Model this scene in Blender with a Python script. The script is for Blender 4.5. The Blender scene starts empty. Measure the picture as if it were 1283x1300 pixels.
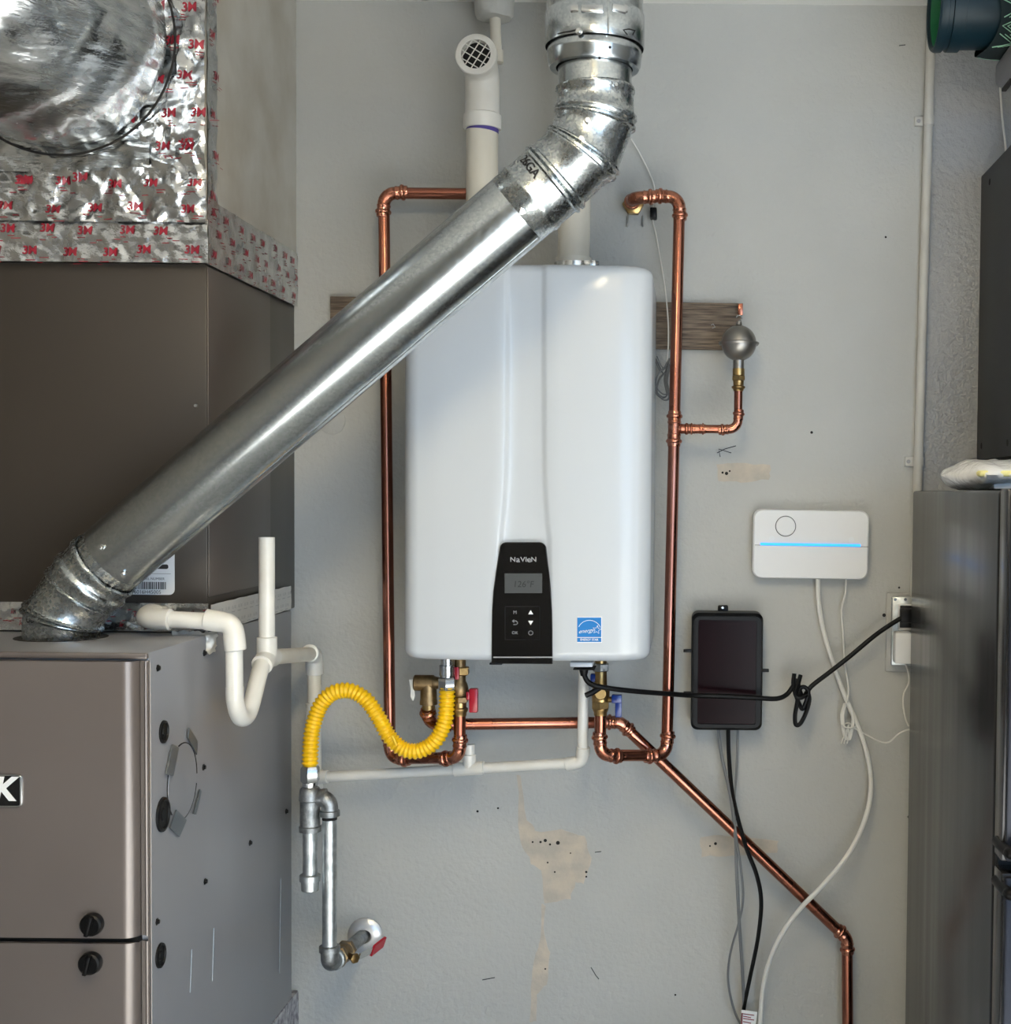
import bpy, bmesh, math, random
from mathutils import Vector, Matrix, noise
random.seed(7)
C = bpy.context.scene.collection
SC = bpy.context.scene
PI = math.pi
V = Vector
# ------------------------------------------------------------------ camera
IW, IH, F = 1283.0, 1300.0, 1750.0
CAM = V((0.0, -2.75, 1.45))
PITCH, ROLL = 0.036, 0.009
R = (Matrix.Rotation(PI/2 - PITCH, 3, 'X') @ Matrix.Rotation(ROLL, 3, 'Z'))
q = R.transposed() @ V((0, 1, 0))
CX = 870.0 - F*q.x/(-q.z)          # principal point: the wall normal meets the picture at (870, 625)
CY = 625.0 + F*q.y/(-q.z)
cam = bpy.data.cameras.new('camera'); camo = bpy.data.objects.new('camera', cam); C.objects.link(camo)
cam.sensor_fit = 'HORIZONTAL'; cam.sensor_width = 36.0; cam.lens = 36.0*F/IW
cam.shift_x = (IW/2 - CX)/IW; cam.shift_y = (CY - IH/2)/IW
cam.clip_start = 0.02
camo.matrix_world = Matrix.Translation(CAM) @ R.to_4x4()
SC.camera = camo
# ------------------------------------------------------------------ light
SC.view_settings.view_transform = 'Standard'; SC.view_settings.look = 'None'
SC.view_settings.gamma = 1.0; SC.view_settings.use_curve_mapping = False
SC.view_settings.exposure = -0.03
SUN_EL, SUN_AZ = 34.0, 24.0
wd = bpy.data.worlds.new('sky'); SC.world = wd; wd.use_nodes = True
nt = wd.node_tree; bg = nt.nodes['Background']
bg.inputs[0].default_value = (0.44, 0.74, 1.14, 1.0)      # clear pale-blue sky, even in every direction
bg.inputs[1].default_value = 4.4
sun = bpy.data.lights.new('sun', 'SUN'); sun.energy = 64.0; sun.angle = 0.0093; sun.color = (1.0, 0.985, 0.90)
suno = bpy.data.objects.new('sun', sun); C.objects.link(suno)
el, az = math.radians(SUN_EL), math.radians(SUN_AZ)
tosun = V((math.sin(az)*math.cos(el), -math.cos(az)*math.cos(el), math.sin(el)))
suno.rotation_euler = tosun.to_track_quat('Z', 'Y').to_euler(); suno.location = (1, -8, 6)
SC.cycles.use_denoising = True
SC.cycles.max_bounces = 10; SC.cycles.diffuse_bounces = 6; SC.cycles.glossy_bounces = 6
SC.cycles.caustics_reflective = False; SC.cycles.caustics_refractive = False
SC.cycles.sample_clamp_indirect = 8.0

# ------------------------------------------------------------------ helpers
def ray(px, py):
    return R @ V(((px - CX)/F, -(py - CY)/F, -1.0))
def W(px, py, y):                   # the point at depth y that the photograph shows at (px, py)
    d = ray(px, py); return CAM + d*((y - CAM.y)/d.y)
def WX(px, py, x):
    d = ray(px, py); return CAM + d*((x - CAM.x)/d.x)
def WZ(px, py, z):
    d = ray(px, py); return CAM + d*((z - CAM.z)/d.z)
def sc(y): return F/(y - CAM.y)     # pixels per metre at depth y

def lin(c): return tuple((v/255/12.92 if v/255 <= 0.04045 else ((v/255+0.055)/1.055)**2.4) for v in c)
def mat(name, col, rough=0.5, metal=0.0, col2=None, nscale=20.0, ndetail=4.0, bump=0.0, bscale=60.0, bdist=0.002,
        rough2=None, coat=0.0, stretch=None, kind='noise', emit=None, alpha=None, trans=0.0, lo=0.35, hi=0.65, spec=None, ior=None, aniso=0):
    m = bpy.data.materials.new(name); m.use_nodes = True
    t = m.node_tree; N = t.nodes; L = t.links; b = N['Principled BSDF']
    b.inputs['Base Color'].default_value = lin(col) + (1,)
    b.inputs['Roughness'].default_value = rough; b.inputs['Metallic'].default_value = metal
    b.inputs['Coat Weight'].default_value = coat; b.inputs['Coat Roughness'].default_value = 0.08
    if spec is not None: b.inputs['Specular IOR Level'].default_value = spec
    if trans: b.inputs['Transmission Weight'].default_value = trans
    if ior: b.inputs['IOR'].default_value = ior
    if emit: b.inputs['Emission Color'].default_value = lin(emit[0]) + (1,); b.inputs['Emission Strength'].default_value = emit[1]
    if alpha is not None: b.inputs['Alpha'].default_value = alpha
    tc = N.new('ShaderNodeTexCoord'); mp = N.new('ShaderNodeMapping'); L.new(tc.outputs['Object'], mp.inputs[0])
    if stretch: mp.inputs['Scale'].default_value = stretch
    if col2 or rough2 is not None:
        if kind == 'voronoi':
            n = N.new('ShaderNodeTexVoronoi'); n.inputs['Scale'].default_value = nscale; L.new(mp.outputs[0], n.inputs[0])
            sp = N.new('ShaderNodeSeparateColor'); L.new(n.outputs['Color'], sp.inputs[0]); fac = sp.outputs[0]
        else:
            n = N.new('ShaderNodeTexNoise'); n.inputs['Scale'].default_value = nscale; n.inputs['Detail'].default_value = ndetail
            L.new(mp.outputs[0], n.inputs[0])
            mr = N.new('ShaderNodeMapRange'); mr.inputs[1].default_value = lo; mr.inputs[2].default_value = hi
            L.new(n.outputs[0], mr.inputs[0]); fac = mr.outputs[0]
        if col2:
            mx = N.new('ShaderNodeMix'); mx.data_type = 'RGBA'; mx.inputs[6].default_value = lin(col) + (1,); mx.inputs[7].default_value = lin(col2) + (1,)
            L.new(fac, mx.inputs[0]); L.new(mx.outputs[2], b.inputs['Base Color'])
        if rough2 is not None:
            m2 = N.new('ShaderNodeMapRange'); m2.inputs[3].default_value = rough; m2.inputs[4].default_value = rough2
            L.new(fac, m2.inputs[0]); L.new(m2.outputs[0], b.inputs['Roughness'])
    if bump:
        n2 = N.new('ShaderNodeTexNoise'); n2.inputs['Scale'].default_value = bscale; n2.inputs['Detail'].default_value = 5.0
        L.new(mp.outputs[0], n2.inputs[0])
        bp = N.new('ShaderNodeBump'); bp.inputs['Strength'].default_value = bump; bp.inputs['Distance'].default_value = bdist
        L.new(n2.outputs[0], bp.inputs['Height']); L.new(bp.outputs[0], b.inputs['Normal'])
    return m

class MB:
    def __init__(s): s.v = []; s.f = []
    def add(s, vs, fs):
        o = len(s.v); s.v += [V(p) for p in vs]; s.f += [tuple(i + o for i in f) for f in fs]; return s
ORG = {}
def _mesh(name, mb, m, org, angle=38):
    me = bpy.data.meshes.new(name)
    me.from_pydata([tuple(p - org) for p in mb.v], [], mb.f)
    bm = bmesh.new(); bm.from_mesh(me); bmesh.ops.recalc_face_normals(bm, faces=bm.faces); bm.to_mesh(me); bm.free()
    for p in me.polygons: p.use_smooth = True
    me.set_sharp_from_angle(angle=math.radians(angle))
    me.materials.append(m); me.update()
    return me
def root(name, label, cat, loc, group=None):
    o = bpy.data.objects.new(name, None); C.objects.link(o); o.location = loc; o.empty_display_size = 0.05
    o['label'] = label; o['category'] = cat
    if group: o['group'] = group
    ORG[o.name] = V(loc); return o
def part(name, mb, m, parent, label=None, kind=None, angle=38):
    org = ORG[parent.name]
    o = bpy.data.objects.new(name, _mesh(name, mb, m, org, angle)); C.objects.link(o); o.parent = parent
    ORG[o.name] = org
    if label: o['label'] = label
    if kind: o['kind'] = kind
    return o
def thing(name, mb, m, label, cat, group=None, angle=38):
    n = len(mb.v); lo = V([min(p[i] for p in mb.v) for i in range(3)]); hi = V([max(p[i] for p in mb.v) for i in range(3)])
    org = V(((lo.x+hi.x)/2, (lo.y+hi.y)/2, lo.z))
    o = bpy.data.objects.new(name, _mesh(name, mb, m, org, angle)); C.objects.link(o); o.location = org
    o['label'] = label; o['category'] = cat
    if group: o['group'] = group
    ORG[o.name] = org; return o
def struct(name, mb, m, angle=38):
    o = bpy.data.objects.new(name, _mesh(name, mb, m, V((0,0,0)), angle)); C.objects.link(o); o['kind'] = 'structure'
    ORG[o.name] = V((0,0,0)); return o

def frame(d):
    d = d.normalized(); a = V((0,0,1)) if abs(d.z) < 0.9 else V((1,0,0))
    u = d.cross(a).normalized(); return u, d.cross(u).normalized()
def tube(mb, pts, r, n=14, caps=True):
    pts = [V(p) for p in pts]
    if not isinstance(r, (list, tuple)): r = [r]*len(pts)
    o = len(mb.v); m = len(pts); tan = []
    for i in range(m):
        d = pts[min(i+1, m-1)] - pts[max(i-1, 0)]
        tan.append(d.normalized() if d.length > 1e-9 else (tan[-1] if tan else V((0,0,1))))
    u, w = frame(tan[0]); vs = []
    for i in range(m):
        if i:
            ax = tan[i-1].cross(tan[i])
            if ax.length > 1e-7: u = Matrix.Rotation(tan[i-1].angle(tan[i]), 3, ax) @ u
            u = (u - tan[i]*u.dot(tan[i])).normalized()
        w = tan[i].cross(u)
        for k in range(n):
            a = 2*PI*k/n; vs.append(pts[i] + (u*math.cos(a) + w*math.sin(a))*r[i])
    fs = [(i*n+k, i*n+(k+1) % n, (i+1)*n+(k+1) % n, (i+1)*n+k) for i in range(m-1) for k in range(n)]
    if caps: fs += [tuple(range(n))[::-1], tuple(range((m-1)*n, m*n))]
    return mb.add(vs, fs)
def lathe(mb, p0, ax, prof, n=24, caps=True, phase=0.0):
    p0 = V(p0); ax = V(ax).normalized(); u, w = frame(ax); vs = []
    for t, r in prof:
        for k in range(n):
            a = 2*PI*(k + phase)/n; vs.append(p0 + ax*t + (u*math.cos(a) + w*math.sin(a))*max(r, 1e-5))
    m = len(prof)
    fs = [(i*n+k, i*n+(k+1) % n, (i+1)*n+(k+1) % n, (i+1)*n+k) for i in range(m-1) for k in range(n)]
    if caps: fs += [tuple(range(n))[::-1], tuple(range((m-1)*n, m*n))]
    return mb.add(vs, fs)
def hexnut(mb, p0, ax, L, r):
    return lathe(mb, p0, ax, [(0, r*0.86), (L*0.12, r), (L*0.88, r), (L, r*0.86)], n=6)
def box(mb, lo, hi, bevel=0.0, seg=2, rot=None, piv=None):
    lo, hi = V(lo), V(hi); bm = bmesh.new(); bmesh.ops.create_cube(bm, size=1.0)
    s = hi - lo; c = (hi + lo)/2
    for v in bm.verts: v.co = V((v.co.x*abs(s.x), v.co.y*abs(s.y), v.co.z*abs(s.z))) + c
    if bevel: bmesh.ops.bevel(bm, geom=list(bm.edges), offset=bevel, segments=seg, profile=0.5, affect='EDGES')
    if rot is not None:
        p = V(piv) if piv is not None else c
        for v in bm.verts: v.co = rot @ (v.co - p) + p
    bm.verts.index_update()
    mb.add([v.co.copy() for v in bm.verts], [tuple(v.index for v in f.verts) for f in bm.faces]); bm.free(); return mb
def prism(mb, poly, ext, rim=0.0):
    poly = [V(p) for p in poly]; ext = V(ext); n = len(poly)
    if rim:                         # softened outer edge on the far face
        c = sum(poly, V((0,0,0)))/n; e = ext.normalized()
        inn = [p + (c - p).normalized()*rim for p in poly]
        vs = poly + [p + ext - e*rim for p in poly] + [p + ext for p in inn]
        fs = [tuple(range(n))[::-1], tuple(range(2*n, 3*n))]
        for j in (0, 1): fs += [(j*n+i, j*n+(i+1) % n, (j+1)*n+(i+1) % n, (j+1)*n+i) for i in range(n)]
    else:
        vs = poly + [p + ext for p in poly]
        fs = [tuple(range(n))[::-1], tuple(range(n, 2*n))] + [(i, (i+1) % n, n+(i+1) % n, n+i) for i in range(n)]
    return mb.add(vs, fs)
def rrect(w, h, r, n=5):
    out = []
    for cx, cy, a0 in ((w/2-r, h/2-r, 0), (-w/2+r, h/2-r, 90), (-w/2+r, -h/2+r, 180), (w/2-r, -h/2+r, 270)):
        for k in range(n+1):
            a = math.radians(a0 + 90*k/n); out.append((cx + r*math.cos(a), cy + r*math.sin(a)))
    return out
def pxpoly(pts, y): return [W(x, yy, y) for x, yy in pts]
def cat(pts, k=8):                  # Catmull-Rom through the points
    pts = [V(p) for p in pts]; P = [2*pts[0]-pts[1]] + pts + [2*pts[-1]-pts[-2]]; out = []
    for i in range(1, len(P)-2):
        a, b, c, d = P[i-1:i+3]
        for j in range(k):
            t = j/k; out.append(0.5*((2*b) + (c-a)*t + (2*a-5*b+4*c-d)*t*t + (3*b-a-3*c+d)*t**3))
    out.append(pts[-1]); return out
def cord(mb, pts, r, k=8, n=8): return tube(mb, cat(pts, k), r, n)
def resample(pts, step):
    out = [pts[0].copy()]; acc = 0.0
    for a, b in zip(pts, pts[1:]):
        L = (b-a).length; s = step - acc
        while s <= L: out.append(a + (b-a)*(s/L)); s += step
        acc = L - (s - step)
    return out
def arc_corner(a, b, c, r, k=8):
    d1 = (a-b).normalized(); d2 = (c-b).normalized(); ang = d1.angle(d2); t = r/math.tan(ang/2)
    bis = (d1+d2).normalized(); o = b + bis*(r/math.sin(ang/2)); s = b + d1*t; e = b + d2*t
    v0 = s - o; v1 = e - o; tot = v0.angle(v1); ax = v0.cross(v1).normalized()
    return [o + Matrix.Rotation(tot*i/k, 3, ax) @ v0 for i in range(k+1)], t
PRESS = [(0, 1.08), (.003, 1.14), (.0065, 1.14), (.0075, 1.3), (.0095, 1.4), (.0125, 1.4), (.0145, 1.3), (.0155, 1.13), (.021, 1.13), (.0225, 1.2), (.0245, 1.2), (.026, 1.1)]
PVC = [(0, 1.12), (.001, 1.27), (.018, 1.27), (.020, 1.24)]
def sock(path_mid, Lin, Lout, Rr, style):
    """fitting along a path: sockets of given length before and after the bend."""
    prof = PRESS if style == 'press' else PVC; base = 1.1 if style == 'press' else 1.22
    a = path_mid[0]; b = path_mid[-1]; da = (path_mid[0]-path_mid[1]).normalized(); db = (path_mid[-1]-path_mid[-2]).normalized()
    pts, rr = [], []
    sc_ = Lin/prof[-1][0]
    for s, k in prof: pts.append(a + da*(Lin - s*sc_)); rr.append(k*Rr)
    for p in path_mid[1:-1]: pts.append(p); rr.append(base*Rr)
    for s, k in reversed(prof): pts.append(b + db*(Lout - s*Lout/prof[-1][0])); rr.append(k*Rr)
    return pts, rr
def run(rt, pts, Rr, er, m, style='press', L=.024, mfit=None, n=16, name='pipe'):
    pts = [V(p) for p in pts]
    for i in range(len(pts)-1):
        d = (pts[i+1]-pts[i]).normalized()
        a = pts[i] + d*(er*0.9 if i else 0); b = pts[i+1] - d*(er*0.9 if i < len(pts)-2 else 0)
        if (b-a).dot(d) > 0.004: part(name, tube(MB(), [a, b], Rr, n), m, rt)
    for i in range(1, len(pts)-1):
        arc, t = arc_corner(pts[i-1], pts[i], pts[i+1], er)
        pp, rr = sock(arc, L, L, Rr, style)
        part('elbow', tube(MB(), pp, rr, n), mfit or m, rt)
def tee(rt, p, dmain, dbr, Rr, Rb, m, style='press', Lm=.034, Lb=.03):
    p = V(p); dmain = V(dmain).normalized(); dbr = V(dbr).normalized()
    mb = MB(); pp, rr = sock([p - dmain*.010, p, p + dmain*.010], Lm-.010, Lm-.010, Rr, style); tube(mb, pp, rr, 16)
    pp, rr = sock([p, p + dbr*.004, p + dbr*(Rr*1.1)], .0005, Lb-Rr*0.9, Rb, style); 
    k = len(PRESS if style == 'press' else PVC); pp = [p] + pp[k:]; rr = [Rb*1.1] + rr[k:]
    tube(mb, pp, rr, 16)
    return part('tee_fitting', mb, m, rt)

_dg = None
def text(s, size, o, ux, uy, m, parent, name='lettering', lift=V((0,0,0)), shear=0.0, align='CENTER', wrap=None, ratio=1.0, mb=None, thick=0.0):
    cu = bpy.data.curves.new('t', 'FONT'); cu.body = s; cu.size = size; cu.align_x = align; cu.align_y = 'CENTER'; cu.shear = shear; cu.resolution_u = 3
    cu.offset = thick
    ob = bpy.data.objects.new('t', cu); C.objects.link(ob)
    dg = bpy.context.evaluated_depsgraph_get(); me = bpy.data.meshes.new_from_object(ob.evaluated_get(dg))
    own = mb is None
    if own: mb = MB()
    ux, uy, o = V(ux), V(uy), V(o)
    vs = [(wrap(v.co.x*ratio, v.co.y) if wrap else o + ux*v.co.x*ratio + uy*v.co.y + lift) for v in me.vertices]
    mb.add(vs, [tuple(p.vertices) for p in me.polygons])
    bpy.data.objects.remove(ob); bpy.data.curves.remove(cu); bpy.data.meshes.remove(me)
    if own: return part(name, mb, m, parent)
XA, YA, ZA = V((1,0,0)), V((0,1,0)), V((0,0,1))
def frac(p): return noise.fractal(p, 0.8, 2.1, 4)

# ------------------------------------------------------------------ materials
M = {}
M['wall'] = mat('painted_wall', (181,181,177), 0.62, col2=(174,174,170), nscale=3, bump=0.55, bscale=90, bdist=0.0035)
M['wall_r'] = mat('rough_painted_wall', (172,173,174), 0.7, col2=(164,165,166), nscale=4, bump=0.9, bscale=75, bdist=0.006)
M['room'] = mat('dull_room_paint', (112,108,102), 0.8)
M['ceiling'] = mat('ceiling_paint', (228,227,224), 0.8, bump=0.4, bscale=60)
M['fill_lamp'] = mat('fill_lamp_tube', (255,244,226), 0.5, emit=((255,236,196), 102.0))  # glow of the added fill light
M['floor'] = mat('garage_concrete', (176,177,178), 0.75, col2=(158,159,161), nscale=4, bump=0.3, bscale=30)
M['drive'] = mat('driveway_asphalt', (122,124,128), 0.85, col2=(104,106,110), nscale=3)
M['patch'] = mat('bare_plaster', (196,184,166), 0.85, col2=(176,168,156), nscale=28, bump=0.5, bscale=120, bdist=0.002)
M['hole'] = mat('dark_hole', (26,24,23), 0.9)
M['copper'] = mat('copper', (172,112,92), 0.2, 1.0, col2=(144,88,70), nscale=9, stretch=(1,1,.5), rough2=0.3)
M['copperfit'] = mat('copper_fitting', (196,134,110), 0.2, 1.0, col2=(160,100,80), nscale=40, rough2=0.32)
M['brass'] = mat('brass', (176,148,100), 0.28, 1.0, col2=(134,108,70), nscale=40, rough2=0.4, bump=0.2, bscale=200, bdist=.001)
M['brassold'] = mat('cast_brass', (150,126,92), 0.42, 1.0, col2=(112,92,66), nscale=50, bump=0.4, bscale=250, bdist=.001)
M['galv'] = mat('galvanised_sheet', (198,203,205), 0.18, 1.0, col2=(178,185,188), nscale=260, kind='voronoi', rough2=0.27, bump=0.08, bscale=18, bdist=.004)
M['galv2'] = mat('spangled_galvanised_sheet', (203,207,207), 0.19, 1.0, col2=(158,165,168), nscale=300, kind='voronoi', rough2=0.33, bump=0.28, bscale=40, bdist=.003)
M['gpipe'] = mat('galvanised_pipe', (206,210,210), 0.36, 1.0, col2=(172,177,178), nscale=60, rough2=0.45, bump=.15, bscale=150, bdist=.001)
M['malle'] = mat('malleable_iron', (164,166,166), 0.46, 1.0, col2=(124,127,128), nscale=70, bump=0.6, bscale=180, bdist=.0015)
M['steel'] = mat('bright_steel', (206,208,208), 0.22, 1.0)
M['pvc'] = mat('white_pvc', (226,224,218), 0.32, col2=(217,214,206), nscale=14, coat=.2)
M['pvcold'] = mat('cream_pvc', (216,212,200), 0.42, col2=(202,196,182), nscale=12, stretch=(1,1,.2))
M['pvcpaint'] = mat('painted_pvc', (196,194,188), 0.5, col2=(188,186,180), nscale=20)
M['primer'] = mat('purple_primer', (74,62,140), 0.5)
M['yellow'] = mat('yellow_coating', (246,196,12), 0.38, coat=.3)
M['white'] = mat('white_enamel', (196,201,206), 0.24, coat=.25, spec=.4)
M['black_gloss'] = mat('black_gloss', (9,9,11), 0.08, coat=.6)
M['lcd'] = mat('lcd_glass', (72,74,75), 0.3)
M['lcd_ink'] = mat('lcd_digit', (26,28,31), 0.5)
M['print'] = mat('white_print', (225,225,225), 0.5)
M['dimprint'] = mat('grey_print', (150,150,152), 0.5)
M['faint'] = mat('faint_line', (44,45,48), 0.4)
M['blue'] = mat('blue_sticker', (8,116,190), 0.4)
M['paper'] = mat('white_paper', (228,230,232), 0.5)
M['ink'] = mat('black_ink', (32,32,34), 0.6)
M['redink'] = mat('red_ink', (158,30,50), 0.35, col2=(120,28,42), nscale=60)
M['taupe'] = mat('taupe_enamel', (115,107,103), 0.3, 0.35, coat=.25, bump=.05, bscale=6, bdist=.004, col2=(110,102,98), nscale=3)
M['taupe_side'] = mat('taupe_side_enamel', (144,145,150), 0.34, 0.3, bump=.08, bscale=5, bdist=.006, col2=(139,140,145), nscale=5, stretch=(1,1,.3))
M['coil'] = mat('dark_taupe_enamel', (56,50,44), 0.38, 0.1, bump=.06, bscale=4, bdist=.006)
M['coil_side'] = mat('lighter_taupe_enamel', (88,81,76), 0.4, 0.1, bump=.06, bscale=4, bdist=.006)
M['foil'] = mat('aluminium_foil', (216,218,218), 0.15, 1.0, col2=(182,186,188), nscale=25, rough2=.28, bump=0.5, bscale=16, bdist=.006, stretch=(1,1,4))
M['foildull'] = mat('dull_foil_board', (206,203,196), 0.42, 0.55, col2=(188,182,170), nscale=7, bump=0.35, bscale=22, bdist=.004, rough2=.5)
M['foiltape'] = mat('foil_tape', (220,221,221), 0.17, 1.0, col2=(182,184,186), nscale=30, rough2=.3, bump=0.55, bscale=45, bdist=.005)
M['tapewhite'] = mat('pale_foil_tape', (206,204,200), 0.45, .35, bump=.4, bscale=40)
M['blackpl'] = mat('black_plastic', (5,5,6), 0.42, spec=.2)
M['blackrub'] = mat('black_rubber', (5,5,6), 0.5, spec=.25)
M['smoke_reflection'] = mat('smoked_cover_red_reflection', (24,7,12), 0.16, spec=.1)  # dark cover; the reddish tint is a reflection put into its colour
M['whitepl'] = mat('white_plastic', (226,226,226), 0.4)
M['led'] = mat('blue_led', (30,140,235), 0.4, emit=((40,150,255), 1.6))
M['cable_w'] = mat('white_cable', (222,220,214), 0.45)
M['cable_g'] = mat('grey_cable', (116,118,120), 0.45)
M['redpl'] = mat('red_plastic', (170,10,36), 0.3, coat=.2)
M['bluepl'] = mat('blue_plastic', (6,44,120), 0.3, coat=.2)
M['ball'] = mat('grey_steel_shell', (142,139,134), 0.36, .9, bump=.1, bscale=120, bdist=.001)
M['fridge'] = mat('dark_stainless', (66,66,68), 0.2, 0.8, col2=(62,62,64), nscale=24, stretch=(1,1,.03), rough2=.27)
M['fridge_door'] = mat('dark_fridge_door', (40,43,52), 0.35, .6, bump=.3, bscale=300, bdist=.001)
M['charcoal'] = mat('charcoal_metal', (25,26,29), 0.5, .0, bump=.1, bscale=200)
M['greyshelf'] = mat('grey_plastic', (112,112,118), 0.5)
M['teal'] = mat('teal_plastic', (11,36,46), 0.42, spec=.25)
M['green'] = mat('green_plastic', (36,116,76), 0.45)
M['wood'] = mat('weathered_wood', (132,116,100), 0.8, col2=(80,69,59), nscale=16, ndetail=8, stretch=(1.2,1,16), bump=.6, bscale=30, bdist=.003)
M['film'] = mat('clear_film', (246,246,246), 0.16, alpha=.82, bump=.7, bscale=45, bdist=.006)
M['yellowpaper'] = mat('yellow_paper', (238,230,158), 0.6)
M['cloth_d'] = mat('dark_cloth', (14,32,36), 0.9)
M['cloth_l'] = mat('mint_print', (150,196,172), 0.9)
M['plat'] = mat('speckled_board', (188,190,196), 0.75, col2=(120,118,128), nscale=70, bump=.4, bscale=60)
M['escut'] = mat('painted_plate', (200,201,202), 0.3, .5)
M['whitelever'] = mat('pale_metal', (228,224,214), 0.4, .1)
M['tabgrey'] = mat('bare_sheet', (120,126,132), 0.35, .8)

# ------------------------------------------------------------------ room shell
CEIL = W(800, 4, 0).z
XL, XR, YF = -1.85, 4.2, -5.0
XJ = W(1172, 330, 0).x               # the joint behind the conduit
mb = MB(); box(mb, (XL, 0, 0), (XJ, .12, CEIL)); wall = struct('wall_back', mb, M['wall'])
mb = MB(); box(mb, (XJ, .004, 0), (XR, .12, CEIL)); struct('wall_back_right', mb, M['wall_r'])
mb = MB(); box(mb, (XL-.12, YF, 0), (XL, .12, CEIL)); struct('wall_left', mb, M['room'])
mb = MB(); box(mb, (XR, YF, 0), (XR+.12, .12, CEIL)); struct('wall_right', mb, M['room'])
mb = MB(); box(mb, (XL-.12, YF-.1, CEIL), (XR+.12, .12, CEIL+.1)); struct('ceiling', mb, M['ceiling'])
mb = MB(); box(mb, (XL-.12, YF-.1, -.1), (XR+.12, .12, 0)); struct('floor', mb, M['floor'])
mb = MB()
box(mb, (XL-.12, YF-.12, 2.3), (XR+.12, YF, CEIL)); box(mb, (XL-.12, YF-.12, 0), (.3, YF, 2.3)); box(mb, (XR-.2, YF-.12, 0), (XR+.12, YF, 2.3))
struct('wall_front', mb, M['room'])
mb = MB(); box(mb, (-14, -26, -.16), (14, YF-.1, -.03)); struct('driveway', mb, M['drive'])

# added fluorescent ceiling light, out of view, to brighten the upper wall
LX, LY, LZ = -.12, -1.9, CEIL-.14
rt = root('added_ceiling_light', 'added long white ceiling light fixture with two glowing tubes, unseen fill for the wall', 'light', (LX, LY, LZ-.09))
mb = MB(); box(mb, (LX-.09, LY-.62, LZ-.05), (LX+.09, LY+.62, LZ), .006); part('housing', mb, M['room'], rt)
for xx in (-.05, .05):
    part('tube', tube(MB(), [V((LX+xx, LY-.59, LZ-.07)), V((LX+xx, LY+.59, LZ-.07))], .013, 12), M['fill_lamp'], rt)
for yy in (-.6, .6):
    mb = MB(); box(mb, (LX-.075, LY+yy-.012, LZ-.09), (LX+.075, LY+yy+.012, LZ-.045), .003); part('tube_holder', mb, M['room'], rt)
for yy in (-.4, .4): part('chain', tube(MB(), [V((LX, LY+yy, LZ-.005)), V((LX, LY+yy, CEIL-.001))], .004, 8), M['gpipe'], rt)

# bare plaster scars on the wall
def blob(pts, jit=2.0, sub=4):
    out = []; n = len(pts)
    for i in range(n):
        a, b = pts[i], pts[(i+1) % n]
        for k in range(sub):
            t = k/sub; out.append((a[0]+(b[0]-a[0])*t + random.uniform(-jit, jit), a[1]+(b[1]-a[1])*t + random.uniform(-jit, jit)))
    return out
def scar(pts, jit=1.6, y=-.0006): part('bare_patch', prism(MB(), pxpoly(blob(pts, jit), y), (0, .0015, 0)), M['patch'], wall)
scar([(656,985),(662,985),(668,1040),(680,1056),(712,1054),(742,1062),(750,1090),(742,1122),(730,1120),(724,1140),(692,1148),(688,1105),(674,1096),(660,1068)])
scar([(687,1148),(693,1150),(690,1180),(698,1210),(694,1250),(682,1262),(680,1296),(672,1298),(674,1255),(679,1210),(686,1195)], 1.0)
scar([(910,589),(935,587),(978,591),(976,609),(940,612),(912,611)], 1.2)
scar([(889,1062),(925,1061),(988,1067),(986,1082),(930,1086),(890,1087)], 1.4)
mb = MB()
for x, y, r in ((708,1070,2.6),(692,1067,2.2),(686,1069,1.6),(698,1072,1.5),(676,1069,1.3),(695,1095,1.2),(724,1083,1.0),(744,1113,1.3),(744,1107,1.6),(704,1107,1.2),(922,601,2.2),(917,600,1.5),(926,598,1.2),(908,1071,2.0),(901,1074,1.2),(1030,549,1.8),(898,428,1.8),(1122,781,2.4),(1141,746,1.4),(1153,1037,1.6),(1124,301,1.4),(692,1230,1.2),(857,1263,1.3),(632,1026,1.4),(606,1030,1.6)):
    lathe(mb, W(x, y, -.0005), (0,-1,0), [(0, r/640), (.0008, r/640*.9)], 10)
part('nail_hole', mb, M['hole'], wall, 'old dark nail holes', 'stuff')
mb = MB()
for pts in ([(750,1228),(756,1238),(760,1243)], [(755,1082),(763,1081)], [(910,575),(920,570),(934,566)], [(914,580),(912,570),(928,575)], [(612,1244),(628,1241)], [(1141,58),(1149,57)]):
    tube(mb, [W(x, y, -.0005) for x, y in pts], .0009, 6)
part('scratch', mb, M['faint'], wall, 'short scratches in the paint', 'stuff')
# round painted cover on the wall
c = W(421, 534, 0)
rt = root('cover_plate', 'round flush wall cover painted wall grey, half hidden under the slanting duct', 'cover', c)
part('disc', lathe(MB(), c, (0,-1,0), [(0,.0275),(.002,.0275),(.003,.026),(.003,0)], 32, True), M['wall'], rt)

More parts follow.
